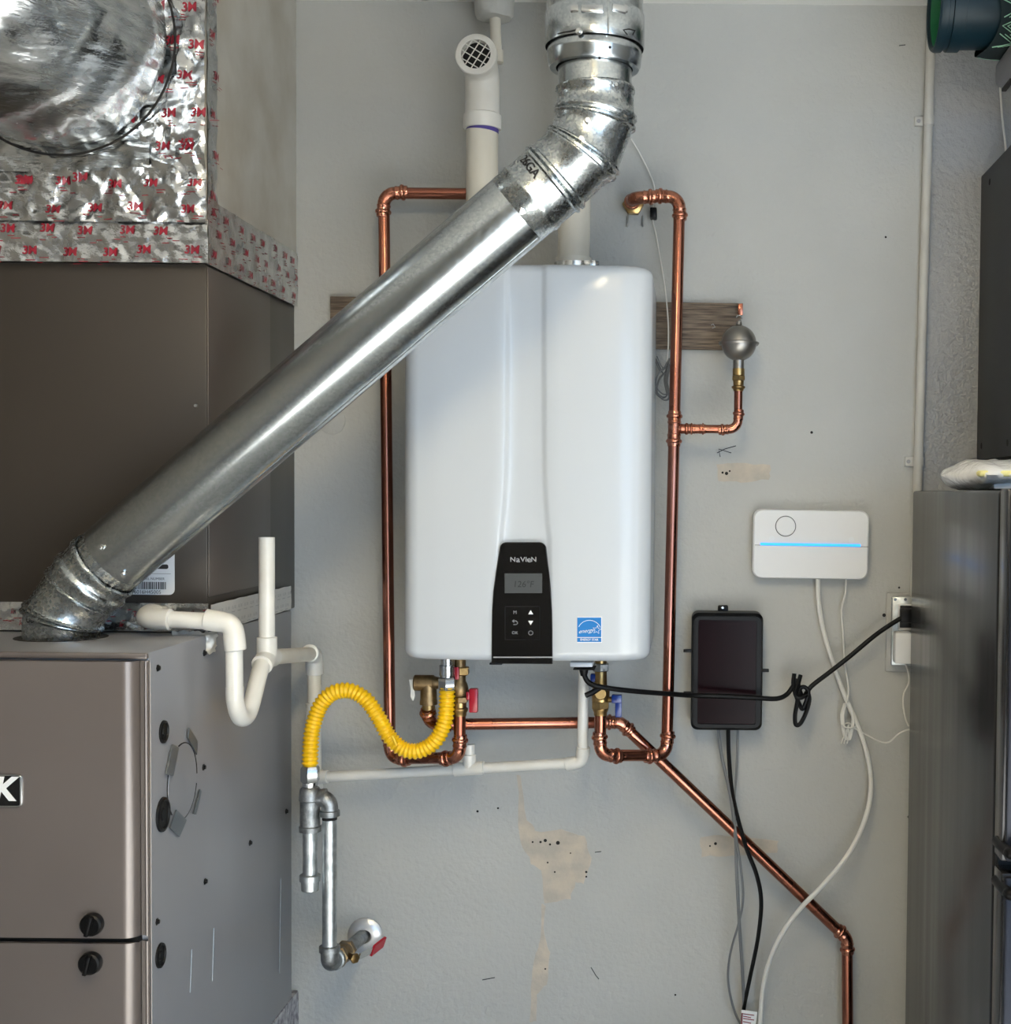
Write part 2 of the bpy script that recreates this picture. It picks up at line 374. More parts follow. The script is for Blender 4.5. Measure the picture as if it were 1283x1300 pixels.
# ------------------------------------------------------------------ furnace
FY, FB = -.77, -.05
pf = W(189, 828, FY); FX = pf.x; FT = pf.z
FBOT = WX(370, 1268, FX).z
FL = FX - .533
rt = furn = root('furnace', 'taupe sheet-metal furnace in the lower left corner with two black door knobs', 'furnace', (FX-.27, -.41, FBOT))
fz = lambda py: W(100, py, FY-.02).z
D = .022
mb = MB(); box(mb, (FL, FY, FBOT), (FX, FB, FT), .004); part('cabinet', mb, M['taupe_side'], rt)
dx1 = W(183, 1000, FY-D).x; zt = W(100, 840, FY-D).z; zm = W(80, 1191, FY-D).z; zm2 = W(80, 1198, FY-D).z
def doorpanel(z0, z1):
    mb = MB(); n = 8; prof = [(FL+.006, FY)]
    rr = .021
    for k in range(n+1):
        a = PI/2*k/n; prof.append((FL+.006+rr-rr*math.cos(a), FY-D+rr-rr*math.sin(a)-.0))
    w_ = dx1-.012; 
    for k in range(n+1):
        a = PI/2*k/n; prof.append((w_-rr+rr*math.sin(a), FY-D+rr-rr*math.cos(a)))
    prof += [(dx1-.011, FY-.006), (dx1-.006, FY-.0055), (dx1-.003, FY-.009), (dx1, FY-.007), (dx1, FY)]
    prism(mb, [V((x, y, z0)) for x, y in prof], (0,0,z1-z0)); return mb
part('door', doorpanel(zm, zt), M['taupe'], rt, angle=30, label='upper front door panel')
part('door', doorpanel(FBOT+.01, zm2), M['taupe'], rt, angle=30, label='lower front door panel')
mb = MB(); box(mb, (FL+.008, FY-.013, zm2), (dx1-.012, FY-.001, zm)); part('door_gap', mb, M['blackrub'], rt)
mb = MB(); box(mb, (dx1+.001, FY-.008, FBOT), (FX, FY, FT-.012), .002); part('corner_post', mb, M['taupe'], rt)
mb = MB(); box(mb, (FL, FY-.008, zt+.002), (FX, FY+.002, FT-.0006), .003); part('top_flange', mb, M['taupe'], rt)
for x, y in ((119, 1172), (117, 1221)):
    c = W(x, y, FY-D); kb = part('knob', lathe(MB(), c, (0,-1,0), [(0,.0155),(.004,.0165),(.012,.0155),(.014,.013)], 28), M['blackpl'], rt)
    mb = MB(); box(mb, c + V((-.003,-.022,-.014)), c + V((.003,-.012,.014)), .0015, rot=Matrix.Rotation(.25, 3, 'Y')); part('grip', mb, M['blackpl'], kb)
c = W(-30, 1003, FY-D); bw = .13; bh = .047
bx1 = W(29, 1003, FY-D).x; bc = V((bx1-bw/2, FY-D, c.z))
bd = part('badge', prism(MB(), [bc + V((x,0,z)) for x, z in rrect(bw, bh, .006)], (0,-.003,0), .0008), M['steel'], rt)
part('badge_face', prism(MB(), [bc + V((x,-.003,z)) for x, z in rrect(bw-.004, bh-.004, .005)], (0,-.0006,0)), M['black_gloss'], bd)
text('K', .046, W(4, 1003, FY-D-.0045), XA, ZA, M['print'], bd, shear=.22, thick=.0018)
# furnace side: plugs, screws, knock-out
def onside(px, py): return WX(px, py, FX)
for x, y, r, s in ((207,929,.017,'upper'), (206,1034,.026,'lower'), (203,1213,.0185,'bottom')):
    c = onside(x, y); g = part('plug', lathe(MB(), c, (1,0,0), [(0,r),(.003,r*.98),(.004,r*.82),(.0012,r*.74),(.0012,r*.4),(.003,r*.32)], 26), M['blackrub'], rt)
mb_s = [(200,848),(258,974),(317,1070),(260,1119),(199,1170),(363,1030),(259,829)]
for x, y in mb_s:
    c = onside(x, y); mb = MB(); lathe(mb, c, (1,0,0), [(0,.0055),(.001,.0055),(.0012,.0042)], 6); lathe(mb, c + V((.001,0,0)), (1,0,0), [(0,.0036),(.003,.003)], 10)
    part('screw', mb, M['blackpl'], rt)
c = onside(231, 992); kr = .062
mb = MB(); pts = [c + V((.0006, kr*math.cos(a*PI/24), kr*.95*math.sin(a*PI/24))) for a in range(49)]
for i in range(0, 48):
    if i % 16 in (14, 15): continue
    tube(mb, [pts[i], pts[i+1]], .0011, 5)
ko = part('knockout', lathe(MB(), c, (1,0,0), [(0,kr*.97),(.0012,kr*.96)], 40), M['taupe_side'], rt)
part('knockout_groove', mb, M['hole'], ko)
for pts in ([(216,945),(224,949),(217,985),(208,983)], [(237,924),(248,941),(247,958),(236,937)], [(221,1028),(234,1041),(225,1062),(213,1051)], [(251,1002),(253,1004),(246,1034),(243,1033)]):
    part('bent_tab', prism(MB(), [onside(x, y) + V((.002,0,0)) for x, y in pts], (.002,0,0)), M['tabgrey'], ko)
for x, y0, y1 in ((243,1205,1260), (271,1178,1245), (356,1115,1235)):   # scuffs
    mb = MB(); tube(mb, [onside(x,y0)+V((.0002,0,0)), onside(x-2,y1)+V((.0002,0,0))], .0012, 5); part('scratch', mb, M['tabgrey'], rt)
# collar hole on top
FLX = W(78, 806, -.585)
part('flue_opening', lathe(MB(), V((FLX.x, FLX.y, FT+.0002)), (0,0,1), [(0,.069),(.0006,.069)], 40), M['hole'], rt)
# platform
mb = MB(); box(mb, (XL+.05, -.98, 0), (W(376, 1275, -.02).x, -.001, FBOT-.001), .003)
thing('furnace_platform', mb, M['plat'], 'speckled pale board platform under the furnace at the foot of the wall', 'platform')

# ------------------------------------------------------------------ evaporator coil cabinet
KY = -.505
kp = W(262, 335, KY); KX = kp.x; KT = kp.z
coil = rt = root('coil_cabinet', 'dark taupe cabinet standing on the furnace below the foil plenum', 'cabinet', (KX-.25, -.26, FT))
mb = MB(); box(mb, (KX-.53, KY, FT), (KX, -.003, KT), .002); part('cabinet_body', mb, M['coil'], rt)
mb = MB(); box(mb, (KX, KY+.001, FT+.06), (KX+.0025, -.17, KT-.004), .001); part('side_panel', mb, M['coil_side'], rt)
mb = MB(); lathe(mb, WX(240,505,KX-.02)*0 + V((KX-.018, KY, W(245,515,KY).z)), (0,-1,0), [(0,.004),(.002,.003)], 10); part('screw', mb, M['steel'], rt)
# rating label on the coil front
lx1 = W(222, 720, KY).x; lz0 = W(200, 755, KY).z; lw, lh = .078, .115
lc = V((lx1-lw/2, KY-.0012, lz0+lh/2))
lab = part('rating_label', prism(MB(), [lc + V((x,0,z)) for x, z in rrect(lw, lh, .009)], (0,-.0008,0)), M['paper'], rt)
mb = MB(); x = lx1-.014; yb = KY-.0022
rnd = random.Random(3)
while x > lx1-.085:
    w_ = rnd.choice((.0006,.0011,.0017)); box(mb, (x-w_, yb, lz0+.009), (x, yb+.0004, lz0+.021)); x -= w_ + rnd.choice((.0007,.0012))
part('barcode', mb, M['ink'], lab)
text('6016H45005', .0085, V((lx1-.044, yb, lz0+.0042)), XA, ZA, M['ink'], lab)
text('MODEL NUMBER', .0058, V((lx1-.038, yb, lz0+.026)), XA, ZA, M['ink'], lab)
mb = MB(); prism(mb, [V((lx1-.022, yb, lz0+.046)) + V((a,0,b)) for a, b in rrect(.024, .0075, .003)], (0,.0004,0)); part('label_logo', mb, M['ink'], lab)
mb = MB()
for z in (.034, .060, .066, .075, .082, .09): box(mb, (lx1-.075, yb, lz0+z), (lx1-.006, yb+.0004, lz0+z+.0008))
part('label_text', mb, M['dimprint'], lab)
# foil tape along the joint, front and side
def foilsheet(mb, o, u, v, nu, nv, amp, nrm, fr=24.0, seed=0.0, edge=True, rag=0.0):
    """crinkled sheet: o + u*s + v*t displaced along nrm."""
    vs = []
    for j in range(nv+1):
        for i in range(nu+1):
            s, t = i/nu, j/nv
            if rag and i in (0, nu): s += rag*noise.noise(V((t*9, seed, i)))
            if rag and j in (0, nv): t += rag*3*noise.noise(V((s*14, seed, j)))
            p = o + u*s + v*t
            h = crk(p, fr, seed)*amp
            vs.append(p + nrm*(h + .0006))
    mb.add(vs, [(j*(nu+1)+i, j*(nu+1)+i+1, (j+1)*(nu+1)+i+1, (j+1)*(nu+1)+i) for j in range(nv) for i in range(nu)])
    return mb
def crk(p, fr, seed):
    q_ = p*fr + V((seed*7.1, seed*3.3, seed))
    w_ = q_ + V((noise.noise(q_*1.7), noise.noise(q_*1.7 + V((9,1,4))), noise.noise(q_*1.7 + V((3,8,2)))))*.45
    return max(0.0, .62*noise.voronoi(w_*.8)[0][0] + .34*noise.voronoi(w_*1.9)[0][0] + .10*noise.noise(q_*4))
fa = W(0, 746, KY); fb = W(46, 800, KY)
tp = part('foil_tape', foilsheet(MB(), V((KX-.53, KY, FT+.003)), V((.532,0,0)), V((0,0,.046)), 120, 14, .004, V((0,-1,0)), 40, 1), M['foiltape'], rt)
mbt = MB(); mbw = MB()
for i in range(26):
    px = V((KX-.52+.02*i+rnd.uniform(-.004,.004), KY-.0062, FT+rnd.choice((.012,.033))+rnd.uniform(-.003,.003)))
    text('k' if i % 3 else '||', .013 if i % 3 else .007, px, XA, ZA, M['redink'], None, mb=mbt, shear=.2)
for i in range(60):
    px = V((KX-.525+.0088*i, KY-.006, FT+.008+rnd.random()*.034)); box(mbt, px, px+V((rnd.uniform(.003,.009),.0004,.0013)))
part('tape_print', mbt, M['redink'], tp, kind='stuff')
o = V((KX+.003, KY+.005, FT-.014))
sp = part('pale_tape', foilsheet(MB(), V((KX+.0036, KY+.0, FT+.001)), V((0,.46,0)), V((0,0,.046)), 60, 8, .0018, V((1,0,0)), 25, 2, rag=.01), M['tapewhite'], rt)
mbt = MB()
for i in range(13):
    for z in (.012, .034):
        px = V((KX+.0066, KY+.03+.033*i+(.016 if z > .02 else 0), FT+z)); text('UL 181', .0075, px, YA, ZA, None, None, mb=mbt); box(mbt, px+V((0,-.014,-.008)), px+V((.0003,.004,-.0072)))
part('tape_print', mbt, M['dimprint'], sp, kind='stuff')

mb = MB(); p0 = V((KX-.02, KY-.012, FT+.004)); foilsheet(mb, p0 + V((-.03,-.01,-.002)), V((.07,.01,0)), V((.0,-.012,-.034)), 24, 14, .02, V((.3,-.8,.5)).normalized(), 34, 40, rag=.06)
part('crumpled_tape', mb, M['foildull'], coil)
# ------------------------------------------------------------------ plenum
PT = CEIL-.004; PX = KX+.008; PYf = KY-.012; PLx = KX-.56
plen = rt = root('supply_plenum', 'foil-faced duct box with red-printed tape above the dark taupe cabinet', 'plenum', (KX-.26, -.26, KT))
mb = MB(); box(mb, (PLx, PYf+.004, KT+.002), (PX-.004, -.004, PT)); part('duct_board', mb, M['foildull'], rt)
FC = W(72, 46, PYf-.03); FR = .186
zt_ = KT+.07
def drape(mb, o, nrm, amp, fr, seed):
    for i, p in enumerate(mb.v):
        b = p - nrm*((p-o).dot(nrm)); mb.v[i] = b + nrm*(crk(b, fr, seed)*amp + .0017)
def hmark(mbt, p, u, v, size): text('3M', size, p, u, v, None, None, mb=mbt, thick=.0004, shear=.1)
def tapeprint(mbt, o, u, v, cols, rows, size, nrm, off, jit=.15, xs=None):
    for j in range(rows):
        for i in range(cols):
            s = (i + .5 + (.35 if j % 2 else 0) + rnd.uniform(-jit, jit))/cols; t = (j+.5+rnd.uniform(-jit,jit)*.6)/rows
            if s > .985 or s < .02: continue
            p = o + u*s + v*t + nrm*off; hmark(mbt, p, u.normalized(), v.normalized(), size)
            for k in range(3):
                b = p + u.normalized()*rnd.uniform(-.022,.02) - v.normalized()*(size*.62+.004*k) 
                ul = u.normalized()*rnd.uniform(.006,.016); vl = v.normalized()*.0011
                mbt.add([b, b+ul, b+ul+vl, b+vl], [(0,1,2,3)])
f1 = part('foil_tape', foilsheet(MB(), V((PLx, PYf, KT-.001)), V((PX-PLx,0,0)), V((0,0,.068)), 150, 20, .009, V((0,-1,0)), 26, 3), M['foiltape'], rt, label='foil tape strip along the bottom of the front')
mbt = MB(); tapeprint(mbt, V((PLx,PYf,KT)), V((PX-PLx,0,0)), V((0,0,.066)), 9, 2, .0185, V((0,-1,0)), .0062); drape(mbt, V((PLx,PYf,KT)), V((0,-1,0)), 0.009, 26, 3); part('tape_print', mbt, M['redink'], f1, kind='stuff')
f2 = part('foil_tape', foilsheet(MB(), V((PLx, PYf-.002, KT+.062)), V((PX-PLx,0,0)), V((0,0,.085)), 150, 24, .020, V((0,-1,0)), 20, 5), M['foiltape'], rt, label='crumpled foil tape under the round duct')
mbt = MB(); tapeprint(mbt, V((PLx,PYf-.002,KT+.064)), V((PX-PLx,0,0)), V((0,0,.08)), 8, 2, .018, V((0,-1,0)), .0125); drape(mbt, V((PLx,PYf-.002,KT)), V((0,-1,0)), 0.02, 20, 5); part('tape_print', mbt, M['redink'], f2, kind='stuff')
f3 = part('foil_tape', foilsheet(MB(), V((PX-.105, PYf-.003, KT+.13)), V((.105,0,0)), V((0,0,PT-KT-.13)), 30, 120, .022, V((0,-1,0)), 18, 8), M['foiltape'], rt, label='upright foil tape strip at the front corner')
mbt = MB(); tapeprint(mbt, V((PX-.10,PYf-.003,KT+.15)), V((.098,0,0)), V((0,0,PT-KT-.15)), 2, 8, .0195, V((0,-1,0)), .0135); drape(mbt, V((PLx,PYf-.003,KT)), V((0,-1,0)), 0.022, 18, 8); part('tape_print', mbt, M['redink'], f3, kind='stuff')
f4 = part('foil_tape', foilsheet(MB(), V((PX-.004, PYf-.002, KT+.06)), V((0,.045,0)), V((0,0,PT-KT-.06)), 12, 120, .006, V((1,0,0)), 22, 9), M['foiltape'], rt, label='foil tape wrapped round the front corner')
mbt = MB(); tapeprint(mbt, V((PX-.004,PYf,KT+.08)), V((0,.044,0)), V((0,0,PT-KT-.08)), 1, 8, .018, V((1,0,0)), .0072, .05); drape(mbt, V((PX-.004,0,0)), V((1,0,0)), 0.006, 22, 9); part('tape_print', mbt, M['redink'], f4, kind='stuff')
f5 = part('foil_tape', foilsheet(MB(), V((PX-.004, PYf, KT-.002)), V((0,-PYf-.004,0)), V((0,0,.105)), 80, 16, .005, V((1,0,0)), 20, 11), M['foiltape'], rt, label='foil tape band along the bottom of the side')
mbt = MB(); tapeprint(mbt, V((PX-.004,PYf,KT)), V((0,-PYf-.004,0)), V((0,0,.10)), 8, 3, .017, V((1,0,0)), .0064); drape(mbt, V((PX-.004,0,0)), V((1,0,0)), 0.005, 20, 11); part('tape_print', mbt, M['redink'], f5, kind='stuff')
f6 = part('crumpled_foil', foilsheet(MB(), V((PLx, PYf-.001, KT+.14)), V((PX-.09-PLx,0,0)), V((0,0,PT-KT-.14)), 120, 110, .020, V((0,-1,0)), 13, 14), M['foil'], rt)
mbt = MB()
for x, y in ((160,150),(208,205),(235,175),(100,225),(30,228)): hmark(mbt, W(x, y, PYf-.016), XA, ZA, .02)
drape(mbt, V((0,PYf-.001,0)), V((0,-1,0)), 0.02, 13, 14); part('tape_print', mbt, M['redink'], f6, kind='stuff')
# flexible duct
rt = fd = root('flexible_duct', 'fat round foil-wrapped duct bulging from the plenum at the upper left', 'duct', (FC.x, PYf-.02, FC.z-FR))
mb = MB(); path = []
cpts = [V((FC.x, PYf-.018, FC.z)), V((FC.x-.005, PYf-.10, FC.z)), V((FC.x-.05, PYf-.20, FC.z+.03)), V((FC.x-.16, PYf-.30, FC.z+.10)), V((FC.x-.33, PYf-.36, FC.z+.2))]
path = resample(cat(cpts, 12), .008)
n = 72; vs = []; tan0 = None
rad = []
for i, p in enumerate(path):
    s = i*.008; rr = FR*(.955+.045*min(1, s/.05)) if s < .05 else FR
    rad.append(rr)
t0 = len(mb.v); tube(mb, path, rad, n, caps=True)
for i in range(len(mb.v)):
    p = mb.v[i]; k = i//n; c = path[min(k, len(path)-1)]; d = (p-c).normalized()
    s = k*.008
    q2 = Matrix.Rotation(.5, 3, 'Y') @ p; h = crk(V((q2.x*2.2, q2.y*.8, q2.z*.7)), 15, 21)*.011 + .0022*math.sin(s*110 + 3*noise.noise(p*9)) 
    mb.v[i] = p + d*(h - .014)
part('foil_jacket', mb, M['foil'], rt, angle=60)
part('edge_seam', tube(MB(), [V((FC.x + (FR-.002)*math.cos(a*PI/36), PYf-.022, FC.z + (FR-.002)*math.sin(a*PI/36))) for a in range(73)], .002, 8), M['hole'], rt)

# ------------------------------------------------------------------ slanting flue duct
YB, YT = -.585, -.66
def fl(px, py):
    t = max(0, min(1, (px-139)/(704-139))); return W(px, py, YB + (YT-YB)*t)
RD = .0565
def gore(p0, n0, p1, n1, Rr, m, rt, name='gore', prof=None, n=48):
    """cylinder between two mitre planes; prof = (fraction along, radius offset)."""
    d = (p1-p0).normalized(); u, w = frame(d); prof = prof or [(0,0),(1,0)]
    vs = []
    for f_, dr in prof:
        for k in range(n):
            a = 2*PI*k/n; rad_ = (u*math.cos(a)+w*math.sin(a))
            c_ = rad_*Rr
            ta = -(c_).dot(n0)/d.dot(n0); tb = (p1-p0-c_).dot(n1)/d.dot(n1)
            vs.append(p0 + rad_*(Rr+dr) + d*(ta + (tb-ta)*f_))
    k_ = len(prof); mb = MB()
    mb.add(vs, [(i*n+j, i*n+(j+1) % n, (i+1)*n+(j+1) % n, (i+1)*n+j) for i in range(k_-1) for j in range(n)])
    return part(name, mb, m, rt, angle=50)
def bead(at, w, h=.0035): return [(at-w, 0), (at-w*.5, h*.8), (at, h), (at+w*.5, h*.8), (at+w, 0)]
base = V((FLX.x, FLX.y, FT))
flue = rt = root('flue_duct', 'galvanised slanting round flue duct running from the furnace top up to the right', 'duct', base)
pts = [base + V((0,0,-.01)), fl(79, 784), fl(104, 748), fl(134, 716), fl(656, 267), fl(704, 226), fl(740, 194), fl(756, 150), fl(755, 112)]
dirs = [(b-a).normalized() for a, b in zip(pts, pts[1:])]
pl = [dirs[0]] + [(a+b).normalized() for a, b in zip(dirs, dirs[1:])] + [dirs[-1]]
pl[4] = dirs[3]; pl[3] = dirs[3]
b2 = [(0,0),(.02,.001),(.05,.0045),(.09,.0045),(.12,.001),(.15,0),(.85,0),(.88,.001),(.91,.0045),(.95,.0045),(.98,.001),(1,0)]
b1 = [(0,0),(.8,0),(.84,.001),(.9,.0045),(.95,.0045),(.99,.001),(1,0)]
gore(pts[0], pl[0], pts[1], pl[1], RD+.001, M['galv2'], rt, prof=b1)
gore(pts[1], pl[1], pts[2], pl[2], RD+.0005, M['galv2'], rt, prof=b2)
gore(pts[2], pl[2], pts[3], pl[3], RD+.0018, M['galv2'], rt, prof=[(0,0),(.2,.001),(.3,.0045),(.42,.0045),(.5,.001),(.55,0),(.75,0),(.85,.003),(.95,.003),(1,0)])
# crimped end and long straight tube
d3 = dirs[3]; L3 = (pts[4]-pts[3]).length
mb = MB(); n = 96; u, w = frame(d3); vs = []
for j, t in enumerate((0, .006, .022, .03)):
    for k in range(n):
        a = 2*PI*k/n; r_ = RD - .001 + (.0012*math.sin(a*28) if 0 < j < 3 else 0); vs.append(pts[3] + d3*t + (u*math.cos(a)+w*math.sin(a))*r_)
mb.add(vs, [(i*n+j, i*n+(j+1) % n, (i+1)*n+(j+1) % n, (i+1)*n+j) for i in range(3) for j in range(n)])
part('crimped_end', mb, M['galv2'], rt)
st = part('straight_tube', tube(MB(), [pts[3]+d3*.016, pts[3]+d3*.019, pts[4]+d3*.002, pts[4]+d3*.004], [RD-.0005, RD+.0008, RD+.0008, RD-.0008], 64, caps=False), M['galv'], rt)
# lock seam along the underside
un = (V((0,0,-1)) - d3*V((0,0,-1)).dot(d3)).normalized(); fr_ = d3.cross(un).normalized(); fr_ = fr_ if fr_.y < 0 else -fr_
sd = (un*math.cos(.12) + fr_*math.sin(.12)).normalized()
mb = MB(); a0 = pts[3]+d3*.02; a1 = pts[4]-d3*.002; tg = sd.cross(d3).normalized()
prism(mb, [a0+sd*(RD-.001)+tg*.004, a0+sd*(RD+.0022)+tg*.004, a0+sd*(RD+.0022)-tg*.004, a0+sd*(RD-.001)-tg*.004], a1-a0); part('lock_seam', mb, M['galv'], st)
gore(pts[4], pl[4], pts[5], pl[5], RD+.0005, M['galv2'], rt, name='collar', prof=[(0,-.001),(.02,.0006),(.3,.0006),(.36,.0028),(.44,.0028),(.5,.0006),(.88,.0006),(.92,.0045),(.97,.0045),(1,0)])
gore(pts[5], pl[5], pts[6], pl[6], RD+.0005, M['galv2'], rt, prof=[(0,0),(.03,.0045),(.1,.0045),(.15,0),(.78,0),(.82,.002),(.87,.002),(.9,.0045),(.97,.0045),(1,0)])
gore(pts[6], pl[6], pts[7], pl[7], RD+.0012, M['galv2'], rt, prof=b2)
gore(pts[7], pl[7], pts[8], pl[8], RD+.0008, M['galv2'], rt, prof=[(0,0),(.1,.0045),(.2,.0045),(.3,.0005),(.8,.0005),(.86,.0028),(.95,.0028),(1,0)])
neck = [pts[8], W(754.5, 66, YT)]
part('neck', tube(MB(), [neck[0]-ZA*.008, neck[1]+ZA*.02], RD-.0012, 64, caps=False), M['galv'], rt)
def duct_screw(p, nrm, par):
    mb = MB(); lathe(mb, p, nrm, [(0,.0052),(.0012,.0052),(.0016,.004)], 12); lathe(mb, p, nrm, [(.0012,.0034),(.005,.003)], 6); part('screw', mb, M['steel'], par)
def ringdir(d, px): return None
camdir = lambda p: (CAM - p).normalized()
def onduct(px, py, axp, d, rr):      # where the sight line meets a cylinder
    rd = ray(px, py).normalized(); o_ = CAM - axp; a_ = rd - d*rd.dot(d); b_ = o_ - d*o_.dot(d)
    A = a_.dot(a_); B = 2*a_.dot(b_); Cc = b_.dot(b_) - rr*rr; disc = B*B-4*A*Cc
    t = (-B - math.sqrt(max(disc, 0)))/(2*A); p = CAM + rd*t; return p, ((p-axp) - d*(p-axp).dot(d)).normalized()
for x, y in ((128,695),(157,729)): p, nn = onduct(x, y, pts[3], d3, RD+.0008); duct_screw(p, nn, rt)
p, nn = onduct(662, 268, pts[4], d3, RD+.002); duct_screw(p, nn, rt)
p, nn = onduct(780, 108, pts[8], ZA, RD); duct_screw(p, nn, rt)
for x, y in ((746,153),(738,176)): p, nn = onduct(x, y, pts[6], dirs[6], RD+.002); duct_screw(p, nn, rt)
def wraptext(s, size, px, py, axp, d, rr, m, par, flip=1):
    p0, nn = onduct(px, py, axp, d, rr); tg = d.cross(nn).normalized()*flip; ax0 = axp + d*(p0-axp).dot(d)
    def wf(x, y):
        a = x/rr; return ax0 + d*y + (nn*math.cos(a) + tg*math.sin(a))*(rr+.0007)
    text(s, size, p0, XA, ZA, m, par, wrap=wf, name='stamped_lettering', thick=.0004)
wraptext('26GA', .019, 671, 210, pts[4], dirs[4], RD+.0012, M['ink'], rt)
wraptext('U6', .014, 38, 787, pts[0], ZA, RD+.0015, M['ink'], rt)

# big vertical vent pipe above
rt = root('vent_pipe', 'wide upright galvanised vent pipe with bent tabs at the top of the photo', 'duct', neck[1])
vb = W(754.5, 62, YT); RB = .0735
H = PT - vb.z
zp = lambda py: W(754, py, YT).z
part('outer_sleeve', tube(MB(), [vb+ZA*.0, vb+ZA*.003, V((vb.x,vb.y,zp(21))), V((vb.x,vb.y,zp(19)))], [RB, RB+.001, RB+.001, RB-.0005], 64, caps=False), M['galv'], rt)
part('upper_sleeve', tube(MB(), [V((vb.x,vb.y,zp(26))), V((vb.x,vb.y,PT))], RB-.0012, 64, caps=False), M['galv'], rt)
part('gap_shadow', lathe(MB(), vb+ZA*.006, (0,0,1), [(0, RB-.003),(.001, RB-.003)], 48), M['hole'], rt)
zr = zp(88)
part('end_ring', lathe(MB(), V((vb.x,vb.y,zr)), (0,0,1), [(0,RD+.001),(.0,.0665),(.006,.0695),(.018,.0705),(.021,.0715),(.024,.0705),(vb.z-zr+.008,.070)], 64, caps=False), M['galv'], rt)
for x0, x1, up in ((724,735,0),(738,765,1),(790,797,0),(776,795,1)):
    p, nn = onduct((x0+x1)/2, 12, vb, ZA, RB); mb = MB(); tg = ZA.cross(nn).normalized(); hw = (x1-x0)/2/830
    box(mb, V((-hw,-.002,-.006)), V((hw,.003,.006)), .002)
    for i in range(len(mb.v)): q_ = mb.v[i]; mb.v[i] = p + tg*q_.x + nn*(-q_.y) + ZA*(q_.z + .001)
    part('tab', mb, M['steel'], rt)
p, nn = onduct(735, 40, vb, ZA, RB+.001); duct_screw(p, nn, rt)
mb = MB(); tube(mb, [onduct(x, y, vb, ZA, RB+.001)[0] for x, y in ((708,43),(716,41),(724,40),(731,38))], .0011, 6)
tube(mb, [onduct(x, y, vb, ZA, RB+.001)[0] for x, y in ((796,44),(791,38),(798,37),(806,39),(803,44))], .0011, 6); part('cut_slot', mb, M['hole'], rt, kind='stuff')
mb = MB(); p, nn = onduct(772, 30, vb, ZA, RB+.001)
tube(mb, [V((p.x,p.y,zp(62))), V((p.x,p.y,PT))], .0016, 6); part('lock_seam', mb, M['galv'], rt)
for x, y, rr in ((774,60,.070),(761,73,RD)):
    p, nn = onduct(x, y, vb, ZA, rr); lathe(MB(), p, nn, [(0,.002)], 8); part('screw_hole', lathe(MB(), p, nn, [(0,.0022),(.0006,.002)], 10), M['hole'], rt)

# ------------------------------------------------------------------ water heater
HY = -.335
hl = W(513, 620, -.30).x; hr = W(826.5, 620, -.30).x
hz1 = W(690, 334, HY).z; hz0 = W(560, 839, HY).z
hxc = (hl+hr)/2; hw = (hr-hl)/2
rt = heat = root('water_heater', 'white tankless water heater on the wall with a black control panel', 'water heater', (hxc, -.17, hz0))
def hx(px, py): return W(px, py, HY).x
grooves = [(340, 643, 690), (480, 644, 690), (600, 642.5, 690.5), (650, 639, 693), (688, 635, 697), (840, 634, 698)]
def gl(z):
    zs = [(W(660, g[0], HY).z, hx(g[1], g[0]), hx(g[2], g[0])) for g in grooves]
    if z >= zs[0][0]: return zs[0][1:]
    for a, b in zip(zs, zs[1:]):
        if b[0] <= z <= a[0]:
            t = (a[0]-z)/(a[0]-b[0]); return a[1]+(b[1]-a[1])*t, a[2]+(b[2]-a[2])*t
    return zs[-1][1:]
def fronty(x, inset=0.0): return HY + .010*((x-hxc)/hw)**2 + inset*.9
def hprof(z, i):
    w_ = hw - i; rr = .036; xl, xr = gl(z); out = [(hxc-w_, -.012)]
    yc = fronty(hxc-w_, i)
    K = 9
    for k in range(K+1):
        a = PI/2*k/K; out.append((hxc-w_+rr-rr*math.cos(a), yc+rr-rr*math.sin(a)))
    x0 = hxc-w_+rr
    for k in range(1, 8): x = x0+(xl-.007-x0)*k/7; out.append((x, fronty(x, i)))
    for k in range(1, 5):
        t = k/4; x = xl-.007+.014*t; out.append((x, fronty(x, i)+.0075*(3*t*t-2*t**3)))
    for k in range(1, 4): x = xl+.007+(xr-.007-xl-.007)*k/3; out.append((x, fronty(x, i)+.0075))
    for k in range(1, 5):
        t = k/4; x = xr-.007+.014*t; out.append((x, fronty(x, i)+.0075*(1-(3*t*t-2*t**3))))
    x1 = hxc+w_-rr
    for k in range(1, 8): x = xr+.007+(x1-xr-.007)*k/7; out.append((x, fronty(x, i)))
    for k in range(1, K+1):
        a = PI/2*k/K; out.append((hxc+w_-rr+rr*math.sin(a), yc+rr-rr*math.cos(a)))
    out.append((hxc+w_, -.012)); return out
levels = []
rt_ = .017
for k in range(7): a = PI/2*k/6; levels.append((hz0+rt_-rt_*math.sin(PI/2-a)*1 if False else hz0+rt_*(1-math.cos(a)), rt_*(1-math.sin(a))))
for k in range(1, 20): levels.append((hz0+rt_+(hz1-hz0-2*rt_)*k/20, 0.0))
for k in range(7): a = PI/2*k/6; levels.append((hz1-rt_*(1-math.sin(a)), rt_*(1-math.cos(a))))
mb = MB(); rows = [[V((x, y, z)) for x, y in hprof(z, i)] for z, i in levels]; n = len(rows[0])
mb.add([p for r_ in rows for p in r_], [(j*n+i, j*n+(i+1) % n, (j+1)*n+(i+1) % n, (j+1)*n+i) for j in range(len(rows)-1) for i in range(n)] + [tuple(range(n))[::-1], tuple(range((len(rows)-1)*n, len(rows)*n))])
part('casing', mb, M['white'], rt, angle=60)
